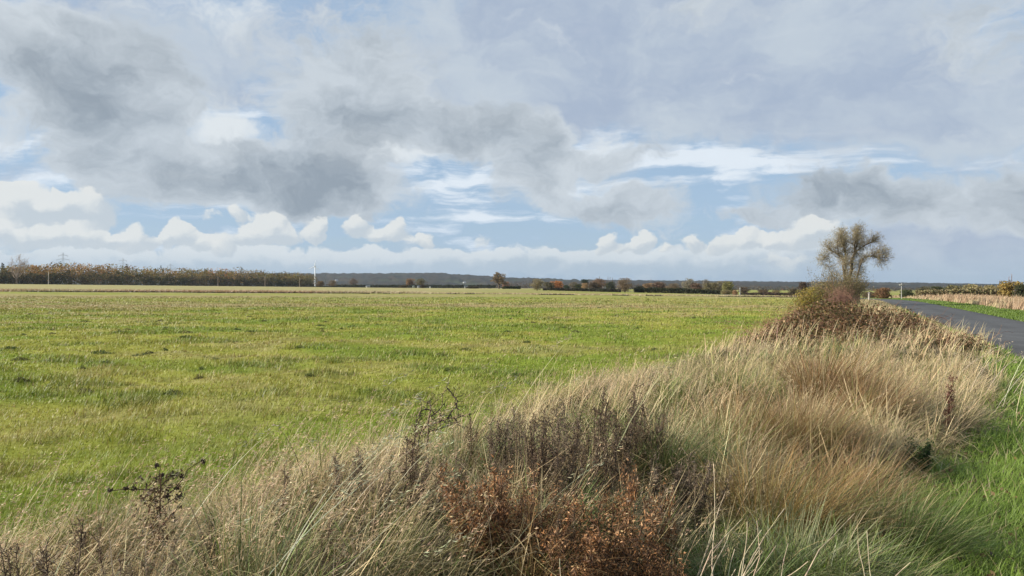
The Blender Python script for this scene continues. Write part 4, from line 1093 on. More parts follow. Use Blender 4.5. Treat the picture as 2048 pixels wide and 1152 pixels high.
# -- ditch line across the field: rough dry grass, its front edge coloured dark as ditch shadow ------
def build_ditch_grass():
    g = Geo()
    n = 52000
    x = rng.uniform(-170, 75, n); y = 173+rng.gamma(1.6, 2.6, n)+3*fbm(x*0.03, 0.0*x, 2, 4)
    pn = fbm(x*0.07, y*0.2, 3, 401)
    c = mix(np.array([0.42, 0.34, 0.19]), np.array([0.40, 0.26, 0.15]), smoothstep(.42, .6, pn))*(1+rng.normal(0, .16, (n, 1)))
    keep = (x < -30) | (rng.random(n) < 0.55)
    x, y, c = x[keep], y[keep], c[keep]; n = len(x)
    H = rng.uniform(.3, .8, n)*np.where(x < -20, 1.0, 0.6)
    g.blades(on_ground(x, y), H, 0.16, WIND+rng.normal(0, .7, n), rng.uniform(.05, .5, n), rng.uniform(.1, .7, n), np.clip(c, .01, .8), 2, taper=.5)
    n = 9000  # front row of dark brown blades, colour standing in for the ditch's shadow
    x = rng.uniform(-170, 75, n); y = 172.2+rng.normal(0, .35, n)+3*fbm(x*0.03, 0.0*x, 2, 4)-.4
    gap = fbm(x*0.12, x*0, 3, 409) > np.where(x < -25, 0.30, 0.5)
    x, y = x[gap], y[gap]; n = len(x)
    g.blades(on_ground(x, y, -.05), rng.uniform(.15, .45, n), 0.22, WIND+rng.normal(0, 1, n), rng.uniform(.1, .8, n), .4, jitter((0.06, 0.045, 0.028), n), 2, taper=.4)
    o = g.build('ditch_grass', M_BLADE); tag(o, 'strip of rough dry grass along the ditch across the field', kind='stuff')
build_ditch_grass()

# ------------------------------------------------------------------ the air
def build_haze():
    g = Geo(); g.box((-6500, -150, -12), (6500, 4600, 92), (1, 1, 1))
    m = bpy.data.materials.new('air'); m.use_nodes = True
    nt = m.node_tree; nt.nodes.clear()
    o_ = nt.nodes.new('ShaderNodeOutputMaterial'); v = nt.nodes.new('ShaderNodeVolumePrincipled')
    v.inputs['Color'].default_value = (0.72, 0.85, 1.0, 1); v.inputs['Density'].default_value = 0.00006; v.inputs['Anisotropy'].default_value = 0.2
    nt.links.new(v.outputs[0], o_.inputs['Volume'])
    o = g.build('haze', m); tag(o, 'thin blue autumn haze over the distance', kind='stuff')
build_haze()

# ------------------------------------------------------------------ plants of the verge
def spot(px, py, h):
    """where a plant of height h stands so that its top is on this sight line"""
    d = 4.0
    for _ in range(8):
        x = (px-1024)/FPX*d
        d = (EYE-float(height(x, d))-h)*FPX/(py-576)
    x = (px-1024)/FPX*d
    return x, d, float(height(x, d))

# the wind-shaped hedgerow tree by the lane
def hedgerow_tree():
    D = 76.0
    bx, by, bz = place(1692, D)
    root = empty('hedgerow_tree', (bx, by, bz)); tag(root, 'tall windswept half-bare tree standing by the lane', 'tree')
    L = lambda pts: [np.array([((px-1692)*.80+3)/FPX*D, dy, EYE+(576-py)/FPX*D-bz]) for px, py, dy in pts]
    limbs = [
        (L([(1684,612,0),(1684,570,0),(1683,530,0),(1681,517,.1),(1672,509,.2),(1661,503,.4),(1654,498,.5),(1648,493,.6)]), 0.132, 0.018),
        (L([(1690,612,.2),(1690,560,.2),(1690,522,.2),(1691,508,.3),(1687,497,.2),(1679,489,0),(1673,478,-.3)]), 0.143, 0.018),
        (L([(1690,522,.2),(1691,505,.5),(1692,488,.8),(1689,474,1),(1690,465,1.1)]), 0.088, 0.012),
        (L([(1697,612,-.2),(1696,560,-.2),(1697,524,-.3),(1703,508,-.5),(1708,494,-.6),(1707,478,-.6),(1711,463,-.7)]), 0.138, 0.018),
        (L([(1703,508,-.5),(1697,493,-1),(1699,478,-1.3),(1696,464,-1.5)]), 0.066, 0.012),
        (L([(1702,612,.3),(1704,565,.4),(1709,528,.5),(1716,508,.5),(1727,494,.3),(1741,489,0),(1749,484,-.3),(1756,480,-.5)]), 0.121, 0.012),
        (L([(1716,508,.5),(1720,494,.8),(1726,480,1.1),(1727,468,1.2)]), 0.072, 0.012),
        (L([(1706,600,-.4),(1710,550,-.6),(1716,524,-.8),(1727,514,-1),(1739,512,-1.2),(1750,517,-1.3),(1757,525,-1.4)]), 0.094, 0.012),
        (L([(1739,512,-1.2),(1748,507,-1.5),(1755,506,-1.7),(1760,510,-1.9)]), 0.044, 0.009),
        (L([(1672,509,.2),(1664,496,-.3),(1660,484,-.8),(1662,476,-1)]), 0.055, 0.009),
        (L([(1661,503,.4),(1652,508,.8),(1645,515,1),(1642,520,1.1)]), 0.028, 0.007),
        (L([(1680,612,.4),(1672,575,.6),(1664,550,.8),(1655,535,1)]), 0.055, 0.009),
        (L([(1710,600,.5),(1722,560,.7),(1730,540,.8),(1733,525,.8)]), 0.055, 0.009),
        (L([(1692,600,-.6),(1684,560,-1),(1676,540,-1.4),(1668,528,-1.6)]), 0.050, 0.009),
    ]
    g = Geo(); S = []; tips = []
    for pts, r0, r1 in limbs:
        # smooth the limb
        p = np.array(pts); tt = np.linspace(0, len(p)-1, (len(p)-1)*3+1)
        q = np.stack([np.interp(tt, np.arange(len(p)), p[:, k]) for k in range(3)], 1)
        q[1:-1] = (q[:-2]+2*q[1:-1]+q[2:])/4
        q[2:-1] += rng.normal(0, .035, q[2:-1].shape)
        g.poly(q, r0, r1, np.array([0.15, 0.12, 0.085]), 7)
        m = len(q)
        for i in range(3, m):
            z = q[i][2]
            if z < 1.2: continue
            for _ in range(8 if z > 3.4 else 5):
                dd = q[i]-q[i-1]; v = rng.normal(0, 1, 3)+np.array([0.15, 0, .35])
                grow(S, q[i], dd/np.linalg.norm(dd)*.7+v*.65, rng.uniform(.32, .72)*(1 if z > 3.4 else 1.0), 0.014, 2, 0.06, .22, 3, (3, 4), .8, .62, (0.05, 0, 0), tips)
    g.build('trunk', M_BARK, root, True)
    g = Geo(); add_segs(g, S, np.array([0.33, 0.275, 0.18]), 3, 0.0050, .25)
    tp = np.array(tips); k = rng.random(len(tp)) < .30; tp = tp[k]+rng.normal(0, .08, (k.sum(), 3))
    pick = rng.random(len(tp))
    c = np.where(pick[:, None] < .5, np.array([0.44, 0.37, 0.18]), np.where(pick[:, None] < .8, np.array([0.30, 0.27, 0.12]), np.array([0.46, 0.35, 0.20])))
    g.cards(tp, rng.uniform(.06, .12, len(tp)), rng.uniform(.03, .06, len(tp)), np.clip(c*(1+rng.normal(0, .2, (len(tp), 1))), .01, .8))
    g.build('crown', M_LEAF, root)
hedgerow_tree()

def twig_shrub(name, label, px, d, base_w, top, spread_l, spread_r, n, stem, leafcol, nleaf, leafsize, r=0.012, lev=2, cat='shrub', lean=0.0, up=0.12, L0=0.55):
    x, y, z = place(px, d); h = top_z(top, d)-z
    root = empty(name, (x, y, z)); tag(root, label, cat)
    S = []; tips = []
    sl, sr = spread_l/FPX*d, spread_r/FPX*d
    for k in range(n):
        t = rng.uniform(-1, 1); ex = (t*sr if t > 0 else t*sl)
        b = np.array([rng.uniform(-base_w, base_w), rng.uniform(-base_w, base_w)*.8, -0.05])
        e = np.array([ex, rng.uniform(-1, 1)*(sl+sr)*.4, h*(1-0.45*t*t)*rng.uniform(.6, 1)])
        dd = e-b; ln = np.linalg.norm(dd)
        grow(S, b, dd/ln+np.array([lean, 0, .25]), ln*L0, r, lev, up, .13, 4, (3, 5), .5, .62, (0.03+lean*.2, 0, -.02), tips)
    g = Geo(); add_segs(g, S, stem, 3, r*.28, .25); g.build('stems', M_BARK, root)
    if nleaf:
        g = Geo(); tp = np.array(tips); tp = tp[rng.integers(0, len(tp), nleaf)]+rng.normal(0, .05*h, (nleaf, 3))
        tp[:, 2] = np.clip(tp[:, 2], 0.05, h*1.02)
        cc = np.array(leafcol)[rng.integers(0, len(leafcol), nleaf)]*(1+rng.normal(0, .22, (nleaf, 1)))
        g.cards(tp, leafsize*rng.uniform(.6, 1.3, nleaf), leafsize*rng.uniform(.35, .8, nleaf), np.clip(cc, .008, .8)); g.build('leaves', M_LEAF, root)
    return root
OLIVES = [(0.29, 0.23, 0.10), (0.20, 0.18, 0.07), (0.36, 0.26, 0.14), (0.14, 0.13, 0.055)]
twig_shrub('scrub_shrub', 'tangled tan scrub at the left foot of the windswept tree', 1655, 70, .9, 531, 34, 26, 34, (0.19, 0.15, 0.10), OLIVES, 3800, .10, .018)
twig_shrub('scrub_shrub', 'dense olive scrub round the stems of the windswept tree', 1690, 69, .8, 532, 28, 24, 34, (0.19, 0.15, 0.10), OLIVES, 4200, .10, .018)
twig_shrub('scrub_shrub', 'tangled grey olive scrub at the right foot of the windswept tree', 1714, 71, .7, 535, 22, 14, 26, (0.17, 0.14, 0.10), OLIVES, 2600, .10, .018)
YEL = [(0.46, 0.34, 0.05), (0.36, 0.27, 0.06), (0.16, 0.18, 0.04), (0.30, 0.22, 0.08)]
twig_shrub('yellow_shrub', 'yellow-leaved shrub with upright shoots left of the windswept tree', 1612, 44, .9, 576, 34, 26, 34, (0.24, 0.17, 0.08), YEL, 4600, .075, .012)
twig_shrub('yellow_shrub', 'olive and ochre shrub between the yellow shrub and the windswept tree', 1642, 47, .7, 566, 20, 22, 26, (0.17, 0.13, 0.07), [(0.32, 0.23, 0.06), (0.20, 0.17, 0.06), (0.24, 0.16, 0.07), (0.12, 0.13, 0.04)], 2600, .085, .012)
twig_shrub('red_shrub', 'leafless reddish twiggy shrub above the brambles', 1676, 31, .35, 566, 42, 50, 46, (0.23, 0.13, 0.095), [(0.24, 0.13, 0.085)], 700, .04, .0075, 3, L0=.5)
twig_shrub('brown_shrub', 'pinkish brown twiggy shrub at the left end of the bramble bank', 1590, 27, .7, 624, 40, 30, 30, (0.25, 0.17, 0.12), [(0.28, 0.18, 0.12), (0.2, 0.15, 0.08)], 900, .045, .007, 2, L0=.5)

# the bramble bank
def bramble():
    cx, cy = 9.9, 22.0; cz = float(height(cx, cy))
    root = empty('bramble_thicket', (cx, cy, cz)); tag(root, 'low brown-green bramble thicket banked beside the lane', 'bramble')
    lumps = []
    for k in range(34):
        u = rng.uniform(-1, 1); dpt = rng.uniform(-2.6, 4.2)
        yy = cy+dpt; xx = np.interp(u, [-1, 1], [left_edge(yy)+0.9, road_left(yy)-1.35])
        lumps.append((xx-cx, dpt, rng.uniform(.55, 1.35), (0.50+0.42*(1-abs(u+.1)**1.5))*rng.uniform(.55, 1.18)*(1 if dpt > -1.2 else .70)))
    g = Geo(); n = 30000
    li = rng.integers(0, len(lumps), n); Lm = np.array(lumps)[li]
    v = rng.normal(0, 1, (n, 3)); v[:, 2] = np.abs(v[:, 2]); v /= np.linalg.norm(v, axis=1)[:, None]
    q = 0.72+0.34*rng.random(n)**.7
    p = np.stack([Lm[:, 0]+v[:, 0]*Lm[:, 2]*q, Lm[:, 1]+v[:, 1]*Lm[:, 2]*q, v[:, 2]*Lm[:, 3]*q], 1)
    p += rng.normal(0, .03, p.shape)
    gz = height(p[:, 0]+cx, p[:, 1]+cy)-cz; p[:, 2] += gz
    r = rng.random(n); pn = fbm((p[:, 0]+cx)*1.2, (p[:, 1]+cy)*1.2, 3, 500)
    c = np.where(r[:, None] < .46, [0.10, 0.088, 0.034], np.where(r[:, None] < .80, [0.15, 0.095, 0.05], np.where(r[:, None] < .93, [0.075, 0.085, 0.03], [0.38, 0.29, 0.16])))
    c = c*np.array([1.22, 1.02, .95])*(0.75+.6*pn)[:, None]*(1+rng.normal(0, .28, (n, 1)))
    g.cards(p, rng.uniform(.05, .105, n), rng.uniform(.035, .07, n), np.clip(c, .006, .7), up=(0, 0, .4))
    g.build('leaves', M_LEAF, root)
    S = []
    for k in range(620):
        l = lumps[rng.integers(0, len(lumps))]
        a = rng.uniform(0, 6.28)
        b = np.array([l[0]+rng.normal(0, .5), l[1]+rng.normal(0, .5), 0.0])
        grow(S, b, (math.cos(a)*.6, math.sin(a)*.6, 1), l[3]*rng.uniform(.9, 1.45), .007, 1, -.16, .1, 6, (1, 3), .6, .5)
    g = Geo(); add_segs(g, S, np.array([0.24, 0.13, 0.085]), 3, .004, .25); g.build('stems', M_BARK, root)
    g = Geo(); n = 1000; yy = cy+rng.uniform(-3.4, 3.5, n); t = rng.random(n); xx = left_edge(yy)+.3+t*(road_left(yy)-left_edge(yy)-.8)
    k = fbm(xx*.9, yy*.9, 2, 611) > .47; xx, yy = xx[k], yy[k]; n = len(xx)
    g.blades(on_ground(xx, yy), rng.uniform(.5, .85, n), .013, WIND+rng.normal(0, .5, n), rng.uniform(.1, .4, n), rng.uniform(.1, .9, n), jitter(STRAW, n, .2), 4, taper=.4)
    o = g.build('bramble_grass', M_BLADE); tag(o, 'straw grass stems growing up through the bramble thicket', kind='stuff')
bramble()

# thorny sapling
def px_poly(pts, D, org):
    return [np.array([(px-1024)/FPX*D-org[0], D-org[1]+dy, EYE+(576-py)/FPX*D-org[2]]) for px, py, dy in pts]
def thorn_sapling():
    D = 6.4; x, y, z = place(850, D)
    root = empty('thorn_sapling', (x, y, z)); tag(root, 'bare crooked thorny sapling standing in the long grass', 'sapling')
    O = (x, y, z); P = lambda *p: px_poly(p, D, O)
    g = Geo(); dk = np.array([0.075, 0.055, 0.045]); lt = np.array([0.20, 0.14, 0.10])
    trunk = P((848,1010,0),(851,930,0),(854,890,.02),(857,862,0),(856,848,0),(858,832,.02),(861,822,.03))
    g.poly(trunk, .013, .007, lt*.8, 6); g.build('trunk', M_BARK, root, True)
    limbs = [P((857,864,0),(872,862,.05),(888,858,.1),(905,852,.12),(918,849,.15)), P((857,848,0),(870,845,-.03),(883,840,-.05),(896,835,-.06),(912,830,-.08),(932,826,-.1),(944,822,-.1)),
             P((858,836,.02),(868,831,.1),(878,822,.15),(886,812,.2)), P((861,822,.03),(852,818,0),(843,820,-.05),(838,830,-.06)), P((861,822,.03),(858,812,.1),(851,806,.12)),
             P((857,856,0),(848,850,-.08),(838,842,-.1)), P((896,835,-.06),(903,822,.0),(912,815,.02),(914,803,.05),(905,795,.1),(893,780,.12),(889,777,.12)), P((857,866,0),(848,868,.05),(842,868,.06)),
             P((883,840,-.05),(886,828,-.1),(880,818,-.14)), P((905,852,.12),(912,842,.15),(924,840,.2))]
    for k, l in enumerate(limbs):
        b = Geo(); b.poly(l, .0062, .003, lt if k in (1, 5) else dk, 5)
        S = []
        for i in range(1, len(l)):
            for _ in range(3):
                t = rng.random(); p = l[i-1]*(1-t)+l[i]*t
                v = rng.normal(0, 1, 3); dd = v/np.linalg.norm(v)
                grow(S, p, dd, rng.uniform(.03, .09), .0036, 1, 0, .35, 3, (1, 2), .9, .6)
        add_segs(b, S, dk, 4, .0022); b.build('branch', M_BARK, root, True)
thorn_sapling()

# dead thistle at the left
def thistle():
    D = 3.9; x, y, z = place(314, D)
    root = empty('dead_thistle', (x, y, z)); tag(root, 'dark dead thistle with knobbly heads in pale grass at the left', 'weed')
    O = (x, y, z); P = lambda *p: px_poly(p, D, O)
    dk = np.array([0.075, 0.05, 0.035]); st = np.array([0.16, 0.10, 0.055])
    g = Geo(); g.poly(P((308,1180,0),(314,1100,0),(318,1040,.01),(320,985,0),(322,948,0)), .0055, .003, st, 5); g.build('stem', M_BARK, root)
    br = [P((319,985,0),(300,980,0),(278,976,-.02),(250,976,-.03),(226,978,-.04)), P((321,972,0),(335,958,.03),(346,950,.05)), P((319,1000,0),(340,985,.04),(356,962,.07),(362,946,.08),(388,930,.1)),
          P((318,1020,0),(345,1000,-.05),(368,985,-.06)), P((317,1040,0),(300,1010,.06),(292,985,.08)), P((316,1060,0),(340,1030,.06),(352,1005,.1)), P((320,970,0),(318,950,0),(322,930,.0))]
    for l in br:
        b = Geo(); b.poly(l, .003, .0018, dk, 4); bo = b.build('branch', M_BARK, root)
        for q in l[1:]:
            if rng.random() < .9:
                hd = Geo(); p_ = q+rng.normal(0, .010, 3); pp = p_+rng.normal(0, .0065, (46, 3))
                hd.poly([q, (q+p_)/2, p_], .0012, .003, dk, 4)
                hd.cards(pp, .013, .007, jitter(dk*.85, 46, .25)); hd.build('seed_head', M_LEAF, bo)
    l = Geo(); n = 900; t = rng.random(n)
    p = np.stack([rng.normal(0, .05, n), rng.normal(0, .05, n), 0.05+0.5*t], 1)
    l.cards(p, rng.uniform(.015, .04, n), rng.uniform(.005, .012, n), jitter((0.12, 0.08, 0.045), n, .3), up=(.4, 0, .5)); l.build('leaves', M_LEAF, root)
thistle()

# dead weeds: dark upright spires and rust-coloured bushy ones
def weed_mesh(h, w, stem, cols, nstem, nleaf, size, seed, spire=True):
    global rng
    keep = rng; rng = np.random.default_rng(seed)
    S = []; lf = []
    for k in range(nstem):
        a = rng.uniform(0, 6.28); q = w*rng.uniform(0, .5)
        b = np.array([math.cos(a)*q*.4, math.sin(a)*q*.4, -.03])
        d = np.array([math.cos(a)*w*.35+.10, math.sin(a)*w*.35, h]); ln = np.linalg.norm(d)*(1 if k == 0 else rng.uniform(.6, .95))
        i0 = len(S)
        grow(S, b, d/np.linalg.norm(d), ln, .0045, 0, 0.05, .05, 7)
        seg = S[i0:]
        for i, s in enumerate(seg[2:], 2):
            for _ in range(6 if spire else 5):
                v = rng.normal(0, 1, 3); v[2] = abs(v[2])+.5
                j0 = len(S)
                grow(S, s[0]+(s[1]-s[0])*rng.random(), v, (rng.uniform(.04, .10) if spire else rng.uniform(.05, .15))*(1.1-0.08*i)*h/.6, .0022, 0, .05, .15, 3)
                lf += [t[1] for t in S[j0:]]
    g = Geo(); add_segs(g, S, stem, 3, .0018, .25)
    l = Geo(); lf = np.array(lf); p = lf[rng.integers(0, len(lf), nleaf)]+rng.normal(0, .014, (nleaf, 3))
    c = np.array(cols)[rng.integers(0, len(cols), nleaf)]*(1+rng.normal(0, .28, (nleaf, 1)))
    l.cards(p, size*rng.uniform(.7, 2.2, nleaf), size*rng.uniform(.3, .6, nleaf), np.clip(c, .006, .7), up=(.1, 0, .3))
    rng = keep
    return g.mesh('stems', M_BARK), l.mesh('leaves', M_LEAF)
DKC = [(0.19, 0.13, 0.075), (0.14, 0.095, 0.055), (0.26, 0.185, 0.11), (0.095, 0.066, 0.042)]
RSC = [(0.42, 0.20, 0.08), (0.31, 0.15, 0.065), (0.55, 0.31, 0.15), (0.19, 0.10, 0.055)]
DARKW = [weed_mesh(.70, .16, np.array([0.10, 0.07, 0.05]), DKC, 4, 800, .014, 900+i) for i in range(4)]
RUSTW = [weed_mesh(.50, .34, np.array([0.14, 0.085, 0.05]), RSC, 8, 1500, .016, 950+i, False) for i in range(3)]
GREYW = [weed_mesh(.55, .34, np.array([0.16, 0.12, 0.085]), [(0.23, 0.17, 0.11), (0.16, 0.115, 0.075), (0.30, 0.23, 0.15), (0.11, 0.08, 0.055)], 8, 1500, .014, 980+i, False) for i in range(2)]
def weed(pair, px, py, h, h0, name, label, group=None, wide=1.0):
    h *= 1.04
    x, y, z = spot(px, py, h)
    root = empty(name, (x, y, z)); root.rotation_euler = (0, 0, rng.uniform(0, 6.28)); s = h/h0; root.scale = (s*wide, s*wide, s)
    for nm, me in zip(('stems', 'leaves'), pair):
        o = bpy.data.objects.new(nm, me); COL.objects.link(o); o.parent = root
    tag(root, label, 'weed', group)
for i, (px, py, h) in enumerate([(1066,786,.72),(1080,806,.66),(1042,838,.6),(1124,776,.75),(1150,824,.62),(1184,786,.72),(1198,818,.66),(1238,768,.76),(1264,796,.68),(1104,852,.6),(1212,850,.6),(1292,826,.62),(1060,850,.55),
                                 (1130,880,.55),(1090,890,.5),(1170,870,.58),(1240,856,.6)]):
    weed(DARKW[i % 4], px, py, h, .70, 'dead_weed', 'dark brown dead weed spire in the cluster on the grass crest right of the sapling', 'dark dead weed spires on the grass crest', 1.0)
weed(DARKW[1], 808, 832, .6, .7, 'dead_weed', 'dark dead weed standing alone just left of the thorny sapling')
weed(DARKW[2], 112, 1030, .55, .7, 'dead_weed', 'dark dead weed left of the thistle, taller of two there')
weed(DARKW[0], 50, 1062, .48, .7, 'dead_weed', 'dark dead weed at the far left bottom corner')
weed(DARKW[3], 236, 1076, .45, .7, 'dead_weed', 'brown dead weed just left of the thistle stem')
for i, (px, py, h, w) in enumerate([(985,968,.54,1.0),(1030,1015,.46,1.1),(1226,925,.62,.55),(1196,995,.50,1.1),(1258,1040,.46,1.1),(1322,975,.54,.7),(1300,1060,.42,1.2),(945,1050,.44,1.0),(1085,1075,.42,1.2),(1180,1080,.42,1.2),(1010,1090,.38,1.2),(1345,1090,.40,1.0)]):
    weed(RUSTW[i % 3], px, py, h, .50, 'rust_weed', 'rust brown bushy dead weed in the patch at the bottom middle', 'rust brown dead weeds at the bottom middle', w)
for i, (px, py, h, lab) in enumerate([(1385,880,.55,'grey brown dead weed cloud left of the large orange rush clump'), (1330,905,.5,'grey brown dead weed right above the rust patch'), (1290,950,.45,'greyish weed between rust weeds and rush clump'),
                               (700,1010,.30,'low grey brown weed in the grass left of the rust patch'), (660,1095,.28,'low brown weed near the bottom, left of the rust patch'), (1000,900,.42,'grey brown weed in front of the spire cluster, above the rust patch'), (1150,925,.40,'grey brown weed between the spire cluster and the tall rust weed'), (560,1000,.26,'low grey brown weed below the tall seed grass'), (880,960,.32,'grey brown weed below the thorny sapling')]):
    weed(GREYW[i % 2], px, py, h, .55, 'grey_weed', lab)
for i, (px, py, h) in enumerate([(950,830,.5),(985,860,.5),(1010,815,.55),(1140,800,.6),(1165,845,.5),(1220,815,.6),(1255,840,.55),(1280,780,.6),(1310,860,.5),(1345,840,.5),(1075,930,.45),(1115,950,.42),(1265,905,.5),(1300,920,.45),(905,900,.42),(760,930,.36),(610,960,.34),(180,1040,.36),(420,1040,.34),(560,930,.4),(700,890,.42),(830,890,.42),(1370,920,.45),(1130,1000,.4),(640,1030,.34),(760,1020,.34),(870,1040,.34),(330,1080,.32),(90,1100,.3)]):
    weed((DARKW+GREYW)[(i*5+1) % 6], px, py, h, (.7, .7, .7, .7, .55, .55)[(i*5+1) % 6], 'dead_weed', 'thin grey brown dead weed scattered through the rank grass of the bank', 'thin dead weeds scattered through the bank', .9)
weed([weed_mesh(.75, .10, np.array([0.16, 0.07, 0.05]), [(0.17, 0.07, 0.045), (0.12, 0.05, 0.035), (0.22, 0.10, 0.065)], 2, 900, .018, 990)][0], 1892, 748, .70, .75, 'dock_plant', 'dark red dock spike standing in straw grass near the lane')
NET = weed_mesh(.4, .3, np.array([0.06, 0.08, 0.03]), [(0.045, 0.085, 0.025), (0.06, 0.11, 0.03), (0.03, 0.06, 0.02)], 8, 1100, .028, 995, False)
weed(NET, 1846, 880, .30, .4, 'nettle_clump', 'dark green nettle clump in the straw grass by the green verge')
weed(NET, 1760, 925, .22, .4, 'nettle_clump', 'small green nettle clump right of the large orange rush clump')

# pale dead stalks, branching
def stalks(px, d, lean, n, h, label, seed):
    x, y, z = place(px, d)
    root = empty('dead_stalks', (x, y, z)); tag(root, label, 'dead stalks')
    for k in range(n):
        S = []
        b = np.array([rng.normal(0, .09), rng.normal(0, .09), -.05])
        grow(S, b, (lean+rng.normal(0, .16), rng.normal(0, .15), 1), h*rng.uniform(.6, 1.05), .0042, 1, .02, .05, 6, (1, 3), .45, .45, (0.02, 0, 0))
        g = Geo(); add_segs(g, S, np.array([0.50, 0.40, 0.27]), 5, .0016, .12); g.build('stalk', M_BARK, root, True)
stalks(1395, 3.25, .45, 7, .62, 'pale branching dead stalks leaning right at the bottom, before the rush clump', 1)
stalks(1465, 3.7, .2, 6, .62, 'thin upright pale stalks in front of the large orange rush clump', 2)
stalks(1105, 3.2, .3, 4, .48, 'few pale dead stalks among the rust weeds', 3)
stalks(1650, 3.4, .6, 6, .6, 'long pale stalks slanting over the green tussock at the bottom right', 4)
stalks(1705, 11.5, .05, 6, .95, 'pale upright dead stalks in front of the brambles', 5)

# rush and grass tussocks that stand out
def tussock(px, py, h, r, base, tip, n, label, name='rush_tussock', cat='tussock', splay=.75, wind=.35, w=.0036, curl=.5):
    x, y, z = spot(px, py, h)
    g = Geo(); th = rng.uniform(0, 6.28, n); q = r*np.sqrt(rng.random(n))
    ox = np.cos(th)*q/r*splay+math.sin(WIND)*wind+rng.normal(0, .13, n); oy = np.sin(th)*q/r*splay+math.cos(WIND)*wind+rng.normal(0, .13, n)
    P = np.stack([q*np.cos(th)*.8, q*np.sin(th)*.8, np.full(n, -.03)], 1)
    bc = jitter(base, n, .3); tc = jitter(tip, n, .3)
    sw = rng.random(n); tc[sw < .16] = jitter(STRAW, (sw < .16).sum(), .2); tc[sw > .90] = jitter(GRN*1.4, (sw > .90).sum(), .2); s_ = (sw > .78) & (sw < .90); tc[s_] = jitter(np.array(tip)*.45, s_.sum(), .2)
    ox += rng.normal(0, .34, n)*(sw < .6); oy += rng.normal(0, .34, n)*(sw < .6)
    g.blades(P, h*np.clip(rng.gamma(8, 1/8.0, n), .4, 1.6), w*rng.uniform(.7, 1.3, n), np.arctan2(ox, oy), np.hypot(ox, oy)*.7, curl*rng.uniform(.2, 2.6, n), bc, 5, tipcol=tc, taper=.5)
    o = g.build(name, M_BLADE, loc=(x, y, z)); tag(o, label, cat)
ORT = (0.42, 0.235, 0.085); OGB = (0.16, 0.15, 0.04)
tussock(1550, 915, .54, .32, OGB, ORT, 2200, 'largest orange-tipped rush tussock, green at its base, right of the pale stalks')
tussock(1610, 805, .56, .36, (0.22, 0.14, 0.05), (0.40, 0.25, 0.12), 2200, 'orange brown rush tussock above and right of the largest one')
tussock(1690, 830, .55, .34, (0.24, 0.14, 0.055), (0.38, 0.24, 0.12), 1700, 'orange brown tussock right of the two larger rush tussocks')
tussock(1655, 705, .68, .42, (0.22, 0.13, 0.05), (0.34, 0.19, 0.08), 2400, 'dull orange rush tussock just below the brambles', w=.006)
tussock(1735, 745, .55, .38, (0.25, 0.16, 0.07), (0.40, 0.25, 0.12), 2000, 'pale orange tussock left of the dead red dock', w=.005)
tussock(1500, 800, .5, .35, (0.20, 0.14, 0.05), (0.36, 0.22, 0.09), 2400, 'low orange brown tussock at the left of the rush group', w=.0045)
tussock(1660, 960, .42, .26, (0.15, 0.14, 0.05), (0.30, 0.20, 0.09), 1800, 'small brown tussock below the rush group')
GB = (0.08, 0.13, 0.028); GT = (0.19, 0.26, 0.08)
tussock(1340, 890, .42, .26, GB, GT, 1800, 'dark green grass tussock left of the largest rush tussock', 'grass_tussock')
tussock(1610, 1030, .40, .30, (0.12, 0.16, 0.06), (0.36, 0.36, 0.20), 2200, 'grey green tussock with pale broad blades at the bottom right', 'grass_tussock', w=.006, curl=1.0)
tussock(1800, 985, .36, .42, GB, (0.16, 0.22, 0.05), 2600, 'large lush green tussock on the mown verge at the bottom right', 'grass_tussock')
tussock(950, 870, .36, .3, GB, GT, 1800, 'dark green grass tussock right of the thorny sapling', 'grass_tussock')
tussock(225, 1010, .34, .28, (0.08, 0.10, 0.025), (0.22, 0.20, 0.07), 1800, 'green tussock under pale grass left of the thistle', 'grass_tussock')
tussock(520, 1040, .34, .30, (0.10, 0.12, 0.035), (0.34, 0.32, 0.16), 2000, 'green tussock with arching pale tips right of the thistle', 'grass_tussock', w=.0055, curl=1.2)
tussock(1130, 975, .34, .24, GB, GT, 1500, 'small green tussock between the rust brown weeds', 'grass_tussock')
tussock(800, 1015, .34, .3, (0.09, 0.12, 0.03), (0.24, 0.23, 0.09), 1800, 'olive green tussock left of the rust brown weeds', 'grass_tussock', curl=1.0)

tussock(1490, 1075, .34, .28, GB, GT, 1800, 'green tussock at the bottom, left of the pale-bladed grey green one', 'grass_tussock', curl=1.0)
tussock(1720, 1075, .34, .34, GB, (0.22, 0.27, 0.08), 2200, 'bright green tussock at the bottom between pale-bladed and lush tussocks', 'grass_tussock')

# tall flowering grasses leaning over the field edge
def seed_grass(px, py, h, n, col, label, wid=.35, head=1.0):
    x, y, z = spot(px, py, h)
    g = Geo()
    P = np.stack([rng.normal(0, wid, n), rng.normal(0, wid*.6, n), np.full(n, -.02)], 1)
    az = WIND+rng.normal(0, .3, n)
    tip = g.blades(P, h*1.25*rng.uniform(.75, 1.1, n), .0042*max(1, y/7), az, rng.uniform(.25, .5, n), rng.uniform(.35, .9, n), jitter(col, n, .12), 6, taper=.3)
    q = 26; t = np.repeat(tip, q, 0); a2 = np.repeat(az, q); off = rng.uniform(-.01, .20, n*q)*head
    side = rng.normal(0, .010, (n*q, 3))
    t = t-np.stack([np.sin(a2)*off*.86, np.cos(a2)*off*.86, off*.45], 1)+side
    g.cards(t, .026*head, .005*max(1, y/8), jitter(np.array(col)*1.05, len(t), .15), up=(.9, .1, .3), spread=.6)
    o = g.build('seed_grass', M_BLADE, loc=(x, y, z)); tag(o, label, 'grass stalks')
PG = (0.42, 0.40, 0.24)
seed_grass(590, 826, .85, 13, PG, 'tall pale seed grass leaning right over the field edge, thickest of its row', .28)
seed_grass(480, 848, .80, 9, PG, 'seed grass stalks at the field edge, left of the thickest ones', .22)
